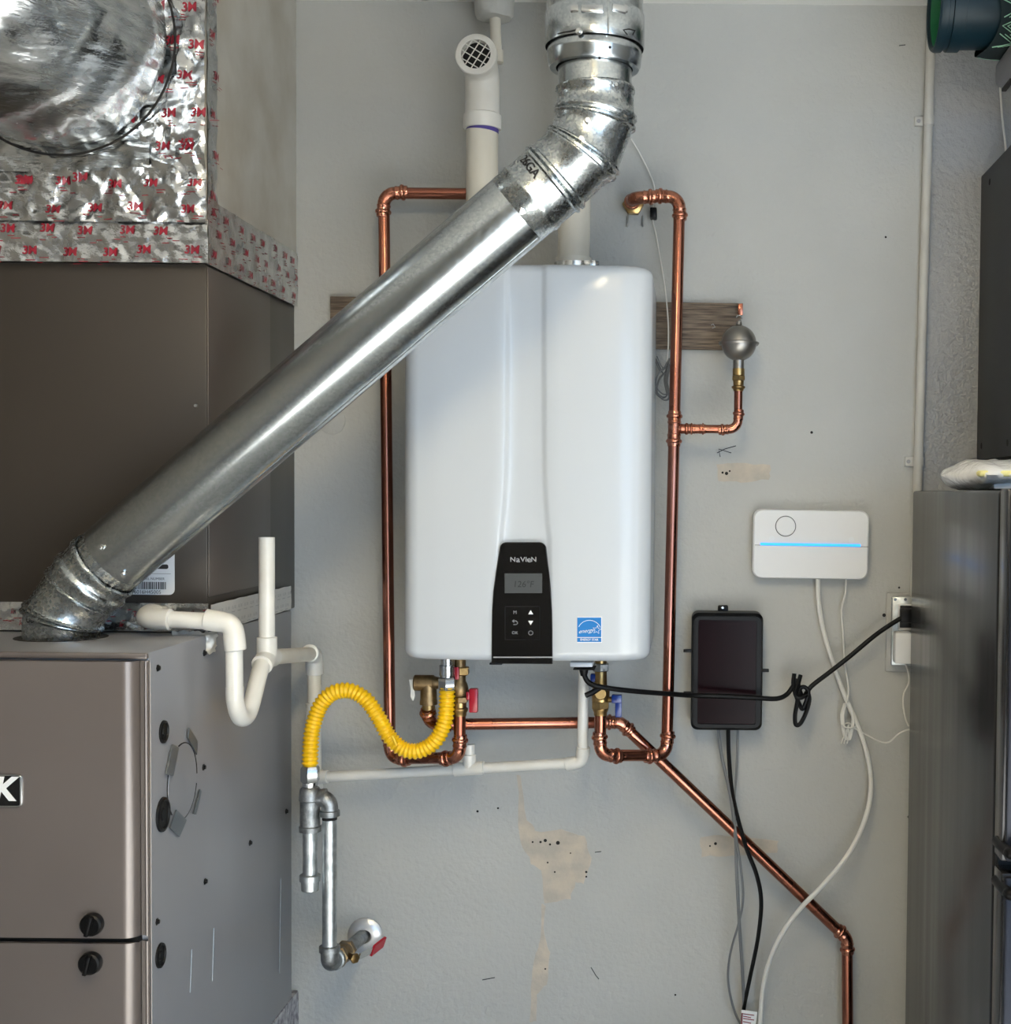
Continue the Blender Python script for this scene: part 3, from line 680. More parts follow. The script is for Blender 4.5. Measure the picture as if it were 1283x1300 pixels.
# black control panel
PY = HY - .0035
def smooth_poly(pts, y): return [W(a, b, y) for a, b in pts]
cp = []
for k in range(7): a = math.radians(180-90*k/6); cp.append((644+9*math.cos(a), 697-9*math.sin(a)))
for k in range(7): a = math.radians(90-90*k/6); cp.append((685+9*math.cos(a), 697-9*math.sin(a)))
cp += [(697.5,725),(700,750),(701.5,775),(702,800),(702,842),(625,841.5),(625,800),(625.5,775),(627,750),(630.5,725)]
pan = part('control_panel', prism(MB(), smooth_poly(cp, HY+.010), (0, PY-HY-.010, 0), .0015), M['black_gloss'], rt)
yp = PY - .0005
sx0, sx1, sy0, sy1 = 640.5, 688, 728, 753
part('screen', prism(MB(), smooth_poly([(sx0,sy1),(sx1,sy1),(sx1,sy0),(sx0,sy0)], PY), (0,-.0006,0)), M['lcd'], pan)
text('126°F', .0155, W(664, 742, yp-.0006), XA, ZA, M['lcd_ink'], pan, name='screen_digits', shear=.1)
mbl = MB(); xx = 650.8
for ch, s_, dx in (('N',.0115,0),('a',.0142,6.6),('V',.0115,12.6),('I',.0115,16.8),('e',.0142,20.6),('N',.0115,26.6)):
    text(ch, s_, W(xx+dx, 710.5, yp), XA, ZA, None, None, mb=mbl, ratio=1.15, thick=.0002)
part('lettering', mbl, M['dimprint'], pan)
mb = MB(); tri = lambda x, y, s: prism(MB(), smooth_poly([(x-3.2,y+2.4*s),(x+3.2,y+2.4*s),(x,y-3*s)], PY), (0,-.0006,0))
part('button_symbol', tri(673.5,777.5,1), M['print'], pan); part('button_symbol', tri(673.5,790.5,-1), M['print'], pan)
text('M', .0085, W(653.5, 777.5, yp), XA, ZA, M['dimprint'], pan, name='button_symbol')
text('OK', .0075, W(653.5, 803.5, yp), XA, ZA, M['dimprint'], pan, name='button_symbol')
mb = MB(); tube(mb, [W(x, y, yp) for x, y in ((650.5,788.5),(655,788.2),(656.8,790),(656.8,791.5),(655,793),(651.5,793))], .0006, 6); tube(mb, [W(x, y, yp) for x, y in ((652.5,786.6),(650.3,788.5),(652.5,790.3))], .0006, 6); part('button_symbol', mb, M['dimprint'], pan)
mb = MB(); c = W(673.5, 803.5, yp); tube(mb, [c + V((.0038*math.cos(a*PI/12), 0, .0036*math.sin(a*PI/12))) for a in range(25)], .0006, 6); part('button_symbol', mb, M['dimprint'], pan)
mb = MB(); tube(mb, [W(x, y, yp+.0003) for x, y in ((641,770),(685,770),(685,812),(641,812),(641,770))], .0004, 4); part('keypad_outline', mb, M['faint'], pan)
mb = MB(); prism(mb, smooth_poly([(626,835.2),(701.5,835.2),(701.5,833.6),(626,833.6)], PY), (0,-.0006,0)); part('chrome_line', mb, M['dimprint'], pan)
# energy label
ex0, ex1, ey0, ey1 = 732.5, 763, 784, 815
ye = fronty(hx(748, 800)) - .0003
lb = part('energy_label', prism(MB(), smooth_poly([(ex0-1,ey1+1),(ex1+1,ey1+1),(ex1+1,ey0-1),(ex0-1,ey0-1)], ye+.001), (0,-.0016,0)), M['paper'], rt)
ye -= .0007
part('label_print', prism(MB(), smooth_poly([(ex0,ey1),(ex1,ey1),(ex1,ey0),(ex0,ey0)], ye), (0,-.0004,0)), M['blue'], lb)
ye -= .0006
mb = MB(); tube(mb, [W(748+15.0*math.cos(math.radians(a)), 802-14.5*math.sin(math.radians(a)), ye) for a in range(22, 160, 6)], .0006, 6)
tube(mb, [W(ex0,809.3,ye), W(ex1,809.3,ye)], .0007, 6)
st_ = [(757.5+ (5.6 if k % 2 == 0 else 2.4)*math.sin(k*PI/5+.15), 799.5-(5.6 if k % 2 == 0 else 2.4)*math.cos(k*PI/5+.15)) for k in range(11)]
tube(mb, [W(a, b, ye) for a, b in st_], .0006, 6); part('label_line', mb, M['print'], lb)
text('energy', .0098, W(743.5, 801, ye), V((1,0,.12)), ZA, M['print'], lb, shear=.5)
text('ENERGY STAR', .0054, W(747.8, 812.2, ye), XA, ZA, M['print'], lb, ratio=.93, thick=.0001)
# underside and top fittings
mb = MB(); box(mb, W(723, 847, -.30) , W(755, 836, -.24), .002); part('cable_cover', mb, M['white'], rt)
mb = MB(); box(mb, W(727, 849.5, -.295) , W(757, 846, -.24), .001); part('cover_base', mb, M['blackpl'], rt)
mb = MB(); box(mb, W(621, 844, -.31), W(640, 839, -.28), .001); part('panel_latch', mb, M['blackpl'], rt)
cl = W(728, 330, -.14); cl.z = hz1-.003
part('vent_collar', lathe(MB(), cl, (0,0,1), [(0,.042),(.012,.042),(.016,.040),(.016,.034),(.045,.034)], 36), M['pvcold'], rt)
mb = MB(); lathe(mb, cl+ZA*.022, (0,0,1), [(0,.034),(.0,.0365),(.013,.0365),(.013,.034)], 36, caps=False); cpn = part('hose_clamp', mb, M['steel'], rt)
mb = MB(); box(mb, cl+V((.022,-.040,.020)), cl+V((.044,-.026,.036)), .002); lathe(mb, cl+V((.044,-.033,.028)), (1,0,0), [(0,.006),(.006,.006)], 8); part('clamp_screw', mb, M['steel'], cpn)
c = W(773, 331, -.2); c.z = hz1
mb = MB(); lathe(mb, c-ZA*.002, (0,0,1), [(0,.005),(.006,.005),(.008,.003)], 12); lathe(mb, c+V((-.009,0,-.002)), (0,0,1), [(0,.004),(.006,.004),(.007,.003)], 12); part('screw', mb, M['steel'], rt)
# exhaust pipe up from the heater
pc = cl + ZA*.03
rt = root('exhaust_pipe', 'cream plastic vent pipe rising from the heater behind the galvanised duct', 'pipe', pc)
part('pipe', tube(MB(), [pc, V((pc.x+.003, pc.y+.02, PT+.003))], .0302, 32), M['pvcold'], rt)
# intake vent
ib = W(608, 330, -.12); ib.z = hz1
rt = root('intake_vent', 'white plastic intake pipe with a round screened mouth left of the duct', 'vent', ib)
e0 = W(612, 163, -.12); e0 = V((e0.x, -.12, e0.z))
pp0 = V((W(612, 200, -.12).x, -.12, hz1-.001))
part('pipe', tube(MB(), [pp0, e0+ZA*.008], .0300, 32), M['pvcold'], rt)
mth = W(604.5, 70, -.185)
up = e0 + ZA*.052; 
ep = [e0 + ZA*(-.002), e0, e0+ZA*.024, e0+ZA*.026, e0+ZA*.05]
er_ = [.0345,.036,.036,.0325,.0322]
tgt = V((mth.x, mth.y, mth.z)); d0 = V((0,0,1)); d1 = V((-.05,-1,.10)).normalized()
pA = e0+ZA*.05; 
for k in range(1, 11):
    t = k/10; h = .055
    p = pA*((1-t)**3) + (pA+d0*h)*(3*(1-t)**2*t) + (tgt-d1*.045)*(3*(1-t)*t*t) + (tgt-d1*.008)*(t**3); ep.append(p); er_.append(.0322)
part('elbow', tube(MB(), ep, er_, 36), M['pvc'], rt)
part('screen_rim', lathe(MB(), tgt-d1*.014, d1, [(0,.033),(.001,.0375),(.018,.0385),(.020,.037),(.020,.0275),(.006,.0265),(.006,0)], 40), M['pvc'], rt)
part('mouth', lathe(MB(), tgt-d1*.007, d1, [(0,.0262),(.0005,.0262)], 36), M['hole'], rt)
u_ = V((math.cos(-.55), 0, math.sin(-.55))); u_ = (u_ - d1*u_.dot(d1)).normalized(); w_ = d1.cross(u_).normalized()
for a, b in ((u_, w_), (w_, u_)):
    for k in (-1.5, -.5, .5, 1.5):
        off = k*.0132; hl_ = math.sqrt(max(.0268**2-off*off, 0)); c = tgt + d1*.0045 + b*off
        part('screen_wire', tube(MB(), [c-a*hl_, c+a*hl_], .0011, 6), M['pvc'], rt)
part('primer_stain', lathe(MB(), e0-ZA*.007, V((.10,0,1)), [(0,.0303),(.009,.0306)], 32, caps=False), M['primer'], rt, label='purple primer ring')
# thin pipe from the ceiling
cb = W(627, 12, -.055)
rt = root('ceiling_conduit', 'thin cream pipe hanging from a plaster-crusted ceiling collar', 'pipe', W(630, 80, -.055))
mb = MB(); lathe(mb, V((cb.x, cb.y, W(627, 24, -.055).z)), (0,0,1), [(0,.012),(0,.032),(.006,.036),(.03,.038),(CEIL-W(627,24,-.055).z-.003,.040)], 28)
for i in range(len(mb.v)): mb.v[i] += V((1,1,1))*noise.noise(mb.v[i]*60)*.003
part('ceiling_collar', mb, M['wall'], rt)
part('pipe', tube(MB(), [V((cb.x,cb.y,CEIL-.004)), W(630, 72, -.055)], .0107, 16), M['pvcold'], rt)
part('coupling', lathe(MB(), W(630, 80, -.055), (0,0,1), [(0,.012),(.001,.0135),(.024,.0135),(.025,.011)], 18), M['pvcold'], rt)

# ------------------------------------------------------------------ wooden board behind the heater
cL = W(419, 376, -.019); cR = W(941, 385, -.019); bh = .0915
sl = math.atan2(cR.z-cL.z, cR.x-cL.x)
mb = MB(); box(mb, (cL.x, -.019, cL.z-bh), (cR.x, -.0005, cL.z), .0012, rot=Matrix.Rotation(-sl, 3, 'Y'), piv=(cL.x, -.01, cL.z))
rt = root('mounting_board', 'weathered brown wooden board on the wall behind the water heater', 'board', (0.5*(cL.x+cR.x), -.01, cL.z-bh))
part('plank', mb, M['wood'], rt)
mb = MB(); p = W(905, 414, -.0195); tube(mb, [p+V((-.004,-.0006,.002)), p+V((0,-.0006,.004)), p+V((.004,-.0006,-.002)), p+V((-.002,-.0006,-.004))], .0009, 6); part('staple', mb, M['dimprint'], rt)
mb = MB(); box(mb, W(936.5, 400, -.03), W(942.5, 386, -.019), .001); part('copper_strap', mb, M['copper'], rt)

# ------------------------------------------------------------------ copper
RC = .0111
def drop(p, y): return V((p.x, y, p.z))
# hot line (left)
h1 = W(672, 247, -.085); h2 = W(487, 245, -.085); h3 = W(495, 963, -.115); h4 = W(583, 962, -.20); h5 = W(583.5, 906, -.20)
rt = hot = root('copper_pipe', 'copper pipe looping up and around the left side of the heater', 'pipe', h3)
run(rt, [drop(h1, -.001), h1, h2, h3, h4, h5], RC, .022, M['copper'], mfit=M['copperfit'])
# hot service valve with relief valve branch
v0 = h5; zz = lambda py, y=-.2: W(583, py, y).z
rt = root('service_valve', 'brass valve with a red lever under the left of the heater', 'valve', v0)
part('adapter', lathe(MB(), v0-ZA*.004, (0,0,1), [(0,.0125),(.006,.0128),(.010,.0155),(.014,.0155),(.016,.0125),(.026,.0125)], 20), M['brass'], rt)
mb = MB(); z = zz(892)-v0.z
hexnut(mb, v0+ZA*(z), ZA, .012, .0165); lathe(mb, v0+ZA*(z+.011), ZA, [(0,.012),(.006,.015),(.016,.016),(.024,.014),(.03,.011),(hz0-v0.z-z-.009,.011)], 22)
part('valve_body', mb, M['brassold'], rt)
part('union_nut', hexnut(MB(), V((v0.x+.002, v0.y, zz(857))), ZA, .016, .0165), M['brass'], rt)
hp = W(590, 880, -.205)
mb = MB(); tube(mb, [V((v0.x, v0.y, hp.z)), V((W(598,880,-.2).x, v0.y, hp.z))], .006, 12); part('stem', mb, M['brass'], rt)
mb = MB(); box(mb, W(595, 905, -.212), W(607.5, 873, -.196), .002)
box(mb, W(591.5, 889, -.211), W(597, 877, -.197), .0015); part('lever', mb, M['redpl'], rt, label='red lever handle')
mb = MB(); box(mb, W(577, 863, -.218), W(583.5, 846, -.206), .0015); part('lever', mb, M['redpl'], rt, label='red drain lever')
# relief valve
pr = W(544, 867, -.195)
rt = root('relief_valve', 'cast brass relief valve with a pale lever, left of the yellow hose', 'valve', W(544, 905, -.195))
mb = MB(); xa = W(525.5, 867, -.195); lathe(mb, V((xa.x, -.195, pr.z)), (1,0,0), [(0,.0135),(.002,.0152),(.036,.0152),(.038,.013),(.048,.0105),(v0.x-xa.x-.008,.0105)], 24)
lathe(mb, V((pr.x, -.195, pr.z)), (0,0,-1), [(0,.015),(.03,.0155),(.034,.0165),(.04,.0165),(.041,.013)], 24); part('valve_body', mb, M['brassold'], rt)
part('outlet_nut', lathe(MB(), V((pr.x, -.195, pr.z-.04)), (0,0,-1), [(0,.0115),(.006,.0125),(.014,.0125),(.016,.0150),(.019,.0150),(.021,.012)], 20), M['brass'], rt)
mb = MB(); prism(mb, [W(a, b, -.20) for a, b in ((519,863),(525,863),(525.5,873),(526.5,884),(524,890),(521,884),(521.5,875))], (0,.007,0), .001); tube(mb, [W(523,867,-.197), V((xa.x+.004,-.195,pr.z))], .003, 10); part('lever', mb, M['whitelever'], rt, label='pale test lever')
# discharge line
q0 = V((pr.x, -.195, pr.z-.058)); q1 = W(547, 920, -.18); q1.x = q0.x; q2 = W(787, 917, -.125); q3 = W(1075, 1192, -.05); q4 = W(1076, 1345, -.05)
rt = root('discharge_pipe', 'copper discharge pipe running right then slanting down to the lower right', 'pipe', q4)
run(rt, [q0, q1, q2, q3, q4], RC, .02, M['copper'], mfit=M['copperfit'], L=.022)
# cold line
k0 = W(762, 906, -.2); k1 = W(761.5, 959, -.2); k2 = W(846, 959, -.135); k3 = W(862.5, 249, -.085); k4 = W(802, 251, -.085)
rt = root('copper_pipe', 'copper pipe rising along the right side of the heater to a wall stub', 'pipe', k1)
run(rt, [k0, k1, k2, k3, k4, drop(k4, -.001)], RC, .022, M['copper'], mfit=M['copperfit'])
kt = k2 + (k3-k2)*((959-545)/(959-249.))
tee(rt, kt, k3-k2, XA, RC, .0082, M['copperfit'])
part('wall_nut', hexnut(MB(), drop(k4, -.03), (0,1,0), .016, .021), M['brass'], rt); part('wall_nut', hexnut(MB(), drop(k4, -.013), (0,1,0), .011, .019), M['brassold'], rt)
for x in (-.012, .018):
    part('bracket_nail', tube(MB(), [V((k4.x+x, -.002, k4.z-.018)), V((k4.x+x,-.006,k4.z-.04))], .0018, 8), M['gpipe'], rt)
mb = MB(); p = W(829, 272, -.02); box(mb, p+V((-.006,-.01,-.008)), p+V((.007,.019,.012)), .002); part('pipe_clip', mb, M['blackpl'], rt)
# branch to the arrestor
b0 = kt + XA*.01; b1_ = W(936.5, 546.5, kt.y); b1_.z = kt.z; b2_ = W(937, 494, kt.y); b2_.x = b1_.x
run(rt, [b0, b1_, b2_], .0082, .018, M['copper'], mfit=M['copperfit'], L=.02)
part('coupling', tube(MB(), *sock([b0+XA*.030, b0+XA*.034, b0+XA*.038], .012, .012, .0082, 'press'), 16), M['copperfit'], rt)
# spherical arrestor
ab = b2_; sz = lambda py: W(938, py, kt.y).z
rt = root('shock_arrestor', 'small grey metal ball arrestor standing on a copper elbow right of the heater', 'arrestor', ab)
mb = MB(); lathe(mb, ab-ZA*.004, ZA, [(0,.0095),(.004,.0105),(.006,.013),(.009,.013),(.011,.010),(.02,.0105)], 18); hexnut(mb, ab+ZA*.016, ZA, .010, .0135); lathe(mb, ab+ZA*.026, ZA, [(0,.0115),(sz(468)-ab.z-.026,.0115)], 18)
part('brass_adapter', mb, M['brass'], rt)
cz = sz(436); RBall = .0335; prof = [(0,.0105),(.010,.0105)]
bz = cz-(sz(468)-.002)
prof = [(0,.0105),(bz-RBall+.004,.0105)]
for k in range(2, 13): a = -PI/2 + PI/2*k/12; prof.append((bz+RBall*math.sin(a), RBall*math.cos(a)))
prof += [(bz-.003,RBall+.004),(bz+.001,RBall+.0055),(bz+.003,RBall+.004),(bz+.003,RBall)]
for k in range(1, 12): a = PI/2*k/12; prof.append((bz+RBall*math.sin(a)+.001, RBall*math.cos(a)))
prof += [(bz+RBall+.002,.006),(bz+RBall+.008,.005),(bz+RBall+.009,.002)]
part('shell', lathe(MB(), V((ab.x, ab.y, sz(468)-.002)), ZA, prof, 36), M['ball'], rt)
mb = MB(); tp_ = V((ab.x, ab.y, cz+RBall+.010)); tube(mb, [tp_+V((.005*math.sin(a*PI/8), 0, .005-.005*math.cos(a*PI/8))) for a in range(0, 13)], .0012, 6); part('hook', mb, M['steel'], rt)
# cold valve
rt = root('service_valve', 'brass valve with blue lever handles under the right of the heater', 'valve', k0)
v0 = k0; zz = lambda py: W(762, py, -.2).z
part('adapter', lathe(MB(), v0-ZA*.003, (0,0,1), [(0,.0125),(.006,.0128),(.010,.015),(.014,.015),(.016,.0125),(.024,.0135)], 20), M['brass'], rt)
mb = MB(); hexnut(mb, V((v0.x,v0.y,zz(900))), ZA, .016, .0175); lathe(mb, V((v0.x,v0.y,zz(890))), ZA, [(0,.0165),(.018,.017),(.024,.0155),(.03,.0120),(hz0-zz(890)+.002,.0105)], 22)
c_ = W(763, 879, -.2); lathe(mb, c_+V((0,-.004,0)), (0,-1,0), [(0,.012),(.014,.012),(.016,.010)], 20)
part('valve_body', mb, M['brass'], rt)
part('union_nut', hexnut(MB(), V((v0.x, v0.y, zz(852))), ZA, .015, .0165), M['malle'], rt)
mb = MB(); box(mb, W(749, 866, -.206), W(769, 854.5, -.19), .002); part('lever', mb, M['bluepl'], rt, label='upper blue lever')
mb = MB(); box(mb, W(776, 893, -.212), W(789.5, 881, -.197), .0015); box(mb, W(780.5, 911, -.211), W(789.5, 881, -.198), .0015); part('lever', mb, M['bluepl'], rt, label='lower blue lever')
mb = MB(); tube(mb, [W(763,889,-.2), W(777,888,-.204)], .0055, 12); part('stem', mb, M['brass'], rt)
mb = MB(); tube(mb, [W(761,873,-.222), W(752,879,-.228), W(743,883,-.232)], [.0055,.0055,.005], 12); part('drain_cap', mb, M['blackrub'], rt)

# ------------------------------------------------------------------ gas line
gt = W(567.5, 844, -.215); gb = W(393.5, 968, -.2)
rt = root('gas_hose', 'yellow corrugated gas hose curving under the heater', 'hose', gb)
pts_ = [W(567.5,872,-.215), W(567,895,-.215), W(564,918,-.214), W(552,941,-.212), W(532,953,-.21), W(512,951,-.208), W(494,935,-.206), W(480,910,-.205), W(464,888,-.204), W(444,877,-.203), W(422,880,-.202), W(406,897,-.201), W(396.5,925,-.2), W(394,950,-.2), W(393.5,972,-.2)]
pp = resample(cat(pts_, 14), .0013); rr = [.0138 + .0017*math.sin(2*PI*i*.0013/.0078) for i in range(len(pp))]
part('hose', tube(MB(), pp, rr, 22), M['yellow'], rt, angle=80)
mb = MB(); z = gt.z; a = V((gt.x, gt.y, W(567,876,-.215).z)); hexnut(mb, a, ZA, .024, .0168); lathe(mb, a+ZA*.024, ZA, [(0,.0125),(.003,.0125),(.004,.0145),(.022,.0145),(.023,.012),(hz0-a.z-.022,.012)], 22); part('top_connector', mb, M['steel'], rt)
mb = MB(); a = W(393.5, 999, -.2); lathe(mb, a, ZA, [(0,.0135),(.008,.0145),(.009,.0145)], 20); hexnut(mb, a+ZA*.009, ZA, .03, .0178); part('bottom_nut', mb, M['steel'], rt)
# tag ring
part('tag', tube(MB(), cat([W(498,934,-.223), W(500,939,-.224), W(503,946,-.225)], 3), .003, 8), M['yellow'], rt)
# galvanised gas pipe
ga = W(393.5, 1000, -.2); GX = ga.x
gz = lambda py: W(393.5, py, -.2).z
rt = root('gas_pipe', 'galvanised gas pipe with drip leg near the furnace, lower left wall', 'pipe', W(421, 1240, -.19))
mb = MB(); lathe(mb, V((GX,-.2,gz(1056))), ZA, [(0,.0165),(.001,.020),(.010,.0205),(.012,.0185),(.058,.0185),(.060,.0205),(.070,.020),(gz(1000)-gz(1056)-.002,.0185),(gz(1000)-gz(1056)+.001,.016)], 26)
el_ = W(419, 1012, -.2); lathe(mb, V((GX,-.2,gz(1012))), (1,-.0,0), [(0,.015),(.022,.0155),(.024,.0165),(.03,.0165)], 22)
part('tee_fitting', mb, M['malle'], rt)
part('drip_leg', lathe(MB(), V((GX,-.2,gz(1112))), ZA, [(0,.0132),(gz(1056)-gz(1112)+.006,.0132)], 22), M['gpipe'], rt)
part('cap', lathe(MB(), V((GX,-.2,gz(1131))), ZA, [(0,.014),(.002,.0165),(.018,.0168),(.019,.0195),(.030,.0195),(.032,.016)], 24), M['gpipe'], rt)
e1 = W(420, 1012, -.19); rx = W(420, 1120, -.19).x
arc, t = arc_corner(V((GX+.01,-.2,e1.z)), V((rx,-.2,e1.z)), V((rx,-.2,e1.z-.1)), .016, 8)
pp = [arc[0]-XA*.006] + arc + [arc[-1]-ZA*.006, arc[-1]-ZA*.007, arc[-1]-ZA*.017, arc[-1]-ZA*.018]
part('elbow', tube(MB(), pp, [.0155]*(len(pp)-4)+[.0158,.019,.019,.016], 22), M['malle'], rt)
ze = W(421, 1224, -.2).z
part('riser', tube(MB(), [arc[-1]-ZA*.01, V((rx,-.2,ze+.012))], .0134, 22), M['gpipe'], rt)
part('thread_sealant', tube(MB(), [arc[-1]-ZA*.018, arc[-1]-ZA*.024], .0138, 20), M['hole'], rt)
wl = W(462, 1187, 0); bcn = V((rx,-.2,ze)); dv = (wl-bcn).normalized()
arc, t = arc_corner(bcn+ZA*.1, bcn, wl, .017, 8)
pp = [arc[0]+ZA*.019, arc[0]+ZA*.018, arc[0]+ZA*.008, arc[0]+ZA*.007] + arc + [arc[-1]+dv*.008, arc[-1]+dv*.009, arc[-1]+dv*.018, arc[-1]+dv*.019]
part('elbow', tube(MB(), pp, [.0155,.0195,.0195,.0165]+[.0165]*len(arc)+[.0165,.0195,.0195,.0155], 22), M['malle'], rt)
part('nipple', tube(MB(), [arc[-1]+dv*.015, wl], .0134, 20), M['malle'], rt)
# gas cock on the nipple
a = arc[-1]+dv*.03
rt = root('gas_cock', 'brass gas valve with a red-tipped lever at the bottom of the gas pipe', 'valve', a)
mb = MB(); hexnut(mb, a-dv*.006, dv, .016, .021); lathe(mb, a+dv*.01, dv, [(0,.017),(.010,.0195),(.022,.0195),(.03,.016)], 22); hexnut(mb, a+dv*.038, dv, .014, .020); part('valve_body', mb, M['brassold'], rt)
sd_ = dv.cross(V((0,0,1))).normalized(); sd_ = sd_ if sd_.x > 0 else -sd_
p = a + dv*.026; hA = W(452, 1217, -.15); 
mb = MB(); tube(mb, [p, W(449,1216,-.155)], .007, 12); hexnut(mb, W(449,1216,-.155), (W(449,1216,-.155)-p), .007, .010); part('stem', mb, M['brass'], rt)
h0 = W(455, 1214, -.152); h1_ = W(472, 1206, -.12); h2_ = W(486, 1195, -.09)
def strap(a, b, w, th, up): 
    mb = MB(); d = (b-a).normalized(); s = d.cross(up).normalized(); prism(mb, [a+up*w/2, b+up*w/2, b-up*w/2, a-up*w/2], s*th); return mb
upv = V((.35,0,1)).normalized()
part('lever', strap(h0, h1_, .013, .003, upv), M['steel'], rt)
part('lever_grip', strap(h1_-(h2_-h1_)*.05, h2_, .021, .005, upv), M['redpl'], rt, label='red lever grip')
mb = MB(); c = W(464, 1187, 0)
thing('escutcheon', lathe(mb, c, (0,-1,0), [(0,.0355),(.004,.0355),(.010,.028),(.012,.018),(.012,.0138)], 32, caps=False), M['escut'], 'round pale metal wall plate where the gas pipe leaves the wall', 'plate')

# ------------------------------------------------------------------ condensate PVC
RP = .0135
t0 = W(197, 778, -.515); TX = W(298, 790, -.56).x
rt = trap = root('condensate_trap', 'white plastic drain trap with an open upright stub beside the furnace', 'pipe', W(303, 900, -.55))
a0 = V((t0.x-.002, KY+.002, t0.z)); a1 = V((t0.x, -.565, t0.z-.004)); a2 = V((TX, -.565, W(298,790,-.565).z)); 
zb = W(300, 888, -.56).z
run(rt, [a0, a1, a2, V((TX, -.562, zb))], RP, .02, M['pvc'], 'pvc', L=.026)
# U bend
o2 = W(343, 838, -.42); 
ub = cat([V((TX,-.562,zb+.02)), V((TX,-.56,zb)), V((TX+.002,-.552,zb-.022)), V((TX+.003,-.535,zb-.034)), V((TX+.004,-.51,zb-.032)), V((TX+.005,-.487,zb-.012)), V((TX+.006,-.46,zb+.022)), V((TX+.006,-.437,o2.z-.005))], 6)
part('trap_bend', tube(MB(), ub, RP*1.04, 20), M['pvc'], rt)
tc_ = V((TX+.007, -.415, o2.z+.004))
out = W(386, 830, -.075); out.x = max(out.x, TX-.004)
mb = MB(); d_ = (out-tc_).normalized(); d_in = (tc_-ub[-1]).normalized()
tube(mb, [ub[-1]-d_in*.004, ub[-1]-d_in*.003, ub[-1]+d_in*.010, tc_, tc_+d_*.034, tc_+d_*.035], [RP*1.1,RP*1.32,RP*1.32,RP*1.25,RP*1.25,RP*1.05], 22)
tube(mb, [tc_, tc_+ZA*.034, tc_+ZA*.035], [RP*1.27,RP*1.27,RP*1.05], 22); part('tee_fitting', mb, M['pvc'], rt)
zt2 = W(343, 682, -.415).z
mb = MB(); lathe(mb, tc_+ZA*.028, ZA, [(0,RP*1.0),(zt2-tc_.z-.028,RP),(zt2-tc_.z-.028,RP*.78),(zt2-tc_.z-.06,RP*.78)], 22, caps=False); part('stub_pipe', mb, M['pvc'], rt)
dn1 = V((out.x, out.y, W(388, 1040, -.075).z))
run(rt, [tc_+d_*.03, out, dn1, V((dn1.x, -.002, dn1.z))], RP, .02, M['pvcold'], 'pvc', L=.022, mfit=M['pvc'])
for py in (905, 990):
    c = W(388, py, -.075); part('coupling', lathe(MB(), V((out.x, out.y, c.z-.02)), ZA, [(0,RP*1.05),(.001,RP*1.24),(.039,RP*1.24),(.04,RP*1.05)], 20), M['pvc'], rt)
# heater condensate line
RH = .0102
c0 = W(741, 846, -.2); c1 = W(739, 968, -.16); c2 = W(598, 976, -.13); c3 = W(404, 987, -.085); c0.z = hz0+.004
rt = root('condensate_line', 'thin white plastic drain line running left beneath the heater', 'pipe', c2)
run(rt, [c0, c1, c3], RH, .016, M['pvc'], 'pvc', L=.018)
cm = c1 + (c3-c1)*((739-598)/(739-404.)); tee(rt, cm, c3-c1, ZA, RH, RH, M['pvc'], 'pvc', Lm=.03, Lb=.026)
part('stub_pipe', tube(MB(), [cm+ZA*.02, V((cm.x, cm.y, W(598,945,cm.y).z))], RH*1.0, 16), M['pvc'], rt)
part('end_joint', lathe(MB(), c3-(c3-c1).normalized()*.02, c3-c1, [(0,RH*1.05),(.001,RH*1.28),((V((dn1.x+.0145,out.y,c3.z))-c3).length+.02,RH*1.28)], 18), M['pvc'], rt)

# ------------------------------------------------------------------ sprinkler controller
def wallbox(px0, py0, px1, py1, tilt, y0, y1, rad, rim):
    c = (W(px0, py0, y1)+W(px1, py1, y1))/2; w_ = abs(W(px1,py0,y1).x-W(px0,py0,y1).x); h_ = abs(W(px0,py1,y1).z-W(px0,py0,y1).z)
    rm = Matrix.Rotation(tilt, 3, 'Y'); poly = [V((c.x, y0, c.z)) + rm @ V((x, 0, z)) for x, z in rrect(w_, h_, rad, 6)]
    return prism(MB(), poly, (0, y1-y0, 0), rim), c, w_, h_, rm
TIL = -ROLL+.016
mb, c, w_, h_, rm = wallbox(955.5, 647.5, 1102.5, 735, TIL, -.001, -.036, .017, .003)
rt = root('irrigation_controller', 'white rounded controller box with a glowing blue line and round dial', 'controller', (c.x, -.018, c.z-h_/2))
body = part('body', mb, M['whitepl'], rt)
def onc(px, py, y): return W(px, py, y)
mb = MB(); p = onc(997, 668, -.0365); tube(mb, [p+V((.0198*math.cos(a*PI/20),0,.0198*math.sin(a*PI/20))) for a in range(41)], .0007, 6); dl = part('dial', mb, M['faint'], rt)
part('dial_face', lathe(MB(), p+V((0,.0005,0)), (0,-1,0), [(0,.0188),(.0016,.0185),(.002,.0165),(.0014,.0)], 36), M['whitepl'], rt)
a, b = onc(965, 690.6, -.0365), onc(1092, 692.6, -.0365)
part('light_strip', prism(MB(), [a+ZA*.0024, b+ZA*.0024, b-ZA*.0024, a-ZA*.0024], (0,-.0012,0)), M['led'], rt, label='glowing blue light strip')
a2, b2 = onc(958, 689.6, -.0362), onc(1102, 692, -.0362)
mb = MB(); tube(mb, [a2-ZA*.0035, b2-ZA*.0035], .0008, 5); part('cover_seam', mb, M['dimprint'], rt)
for x, y in ((979.5,683.5),(1080.5,685)): part('screw_cap', lathe(MB(), onc(x,y,-.036), (0,-1,0), [(0,.0055),(.0006,.0055)], 16), M['paper'], rt)

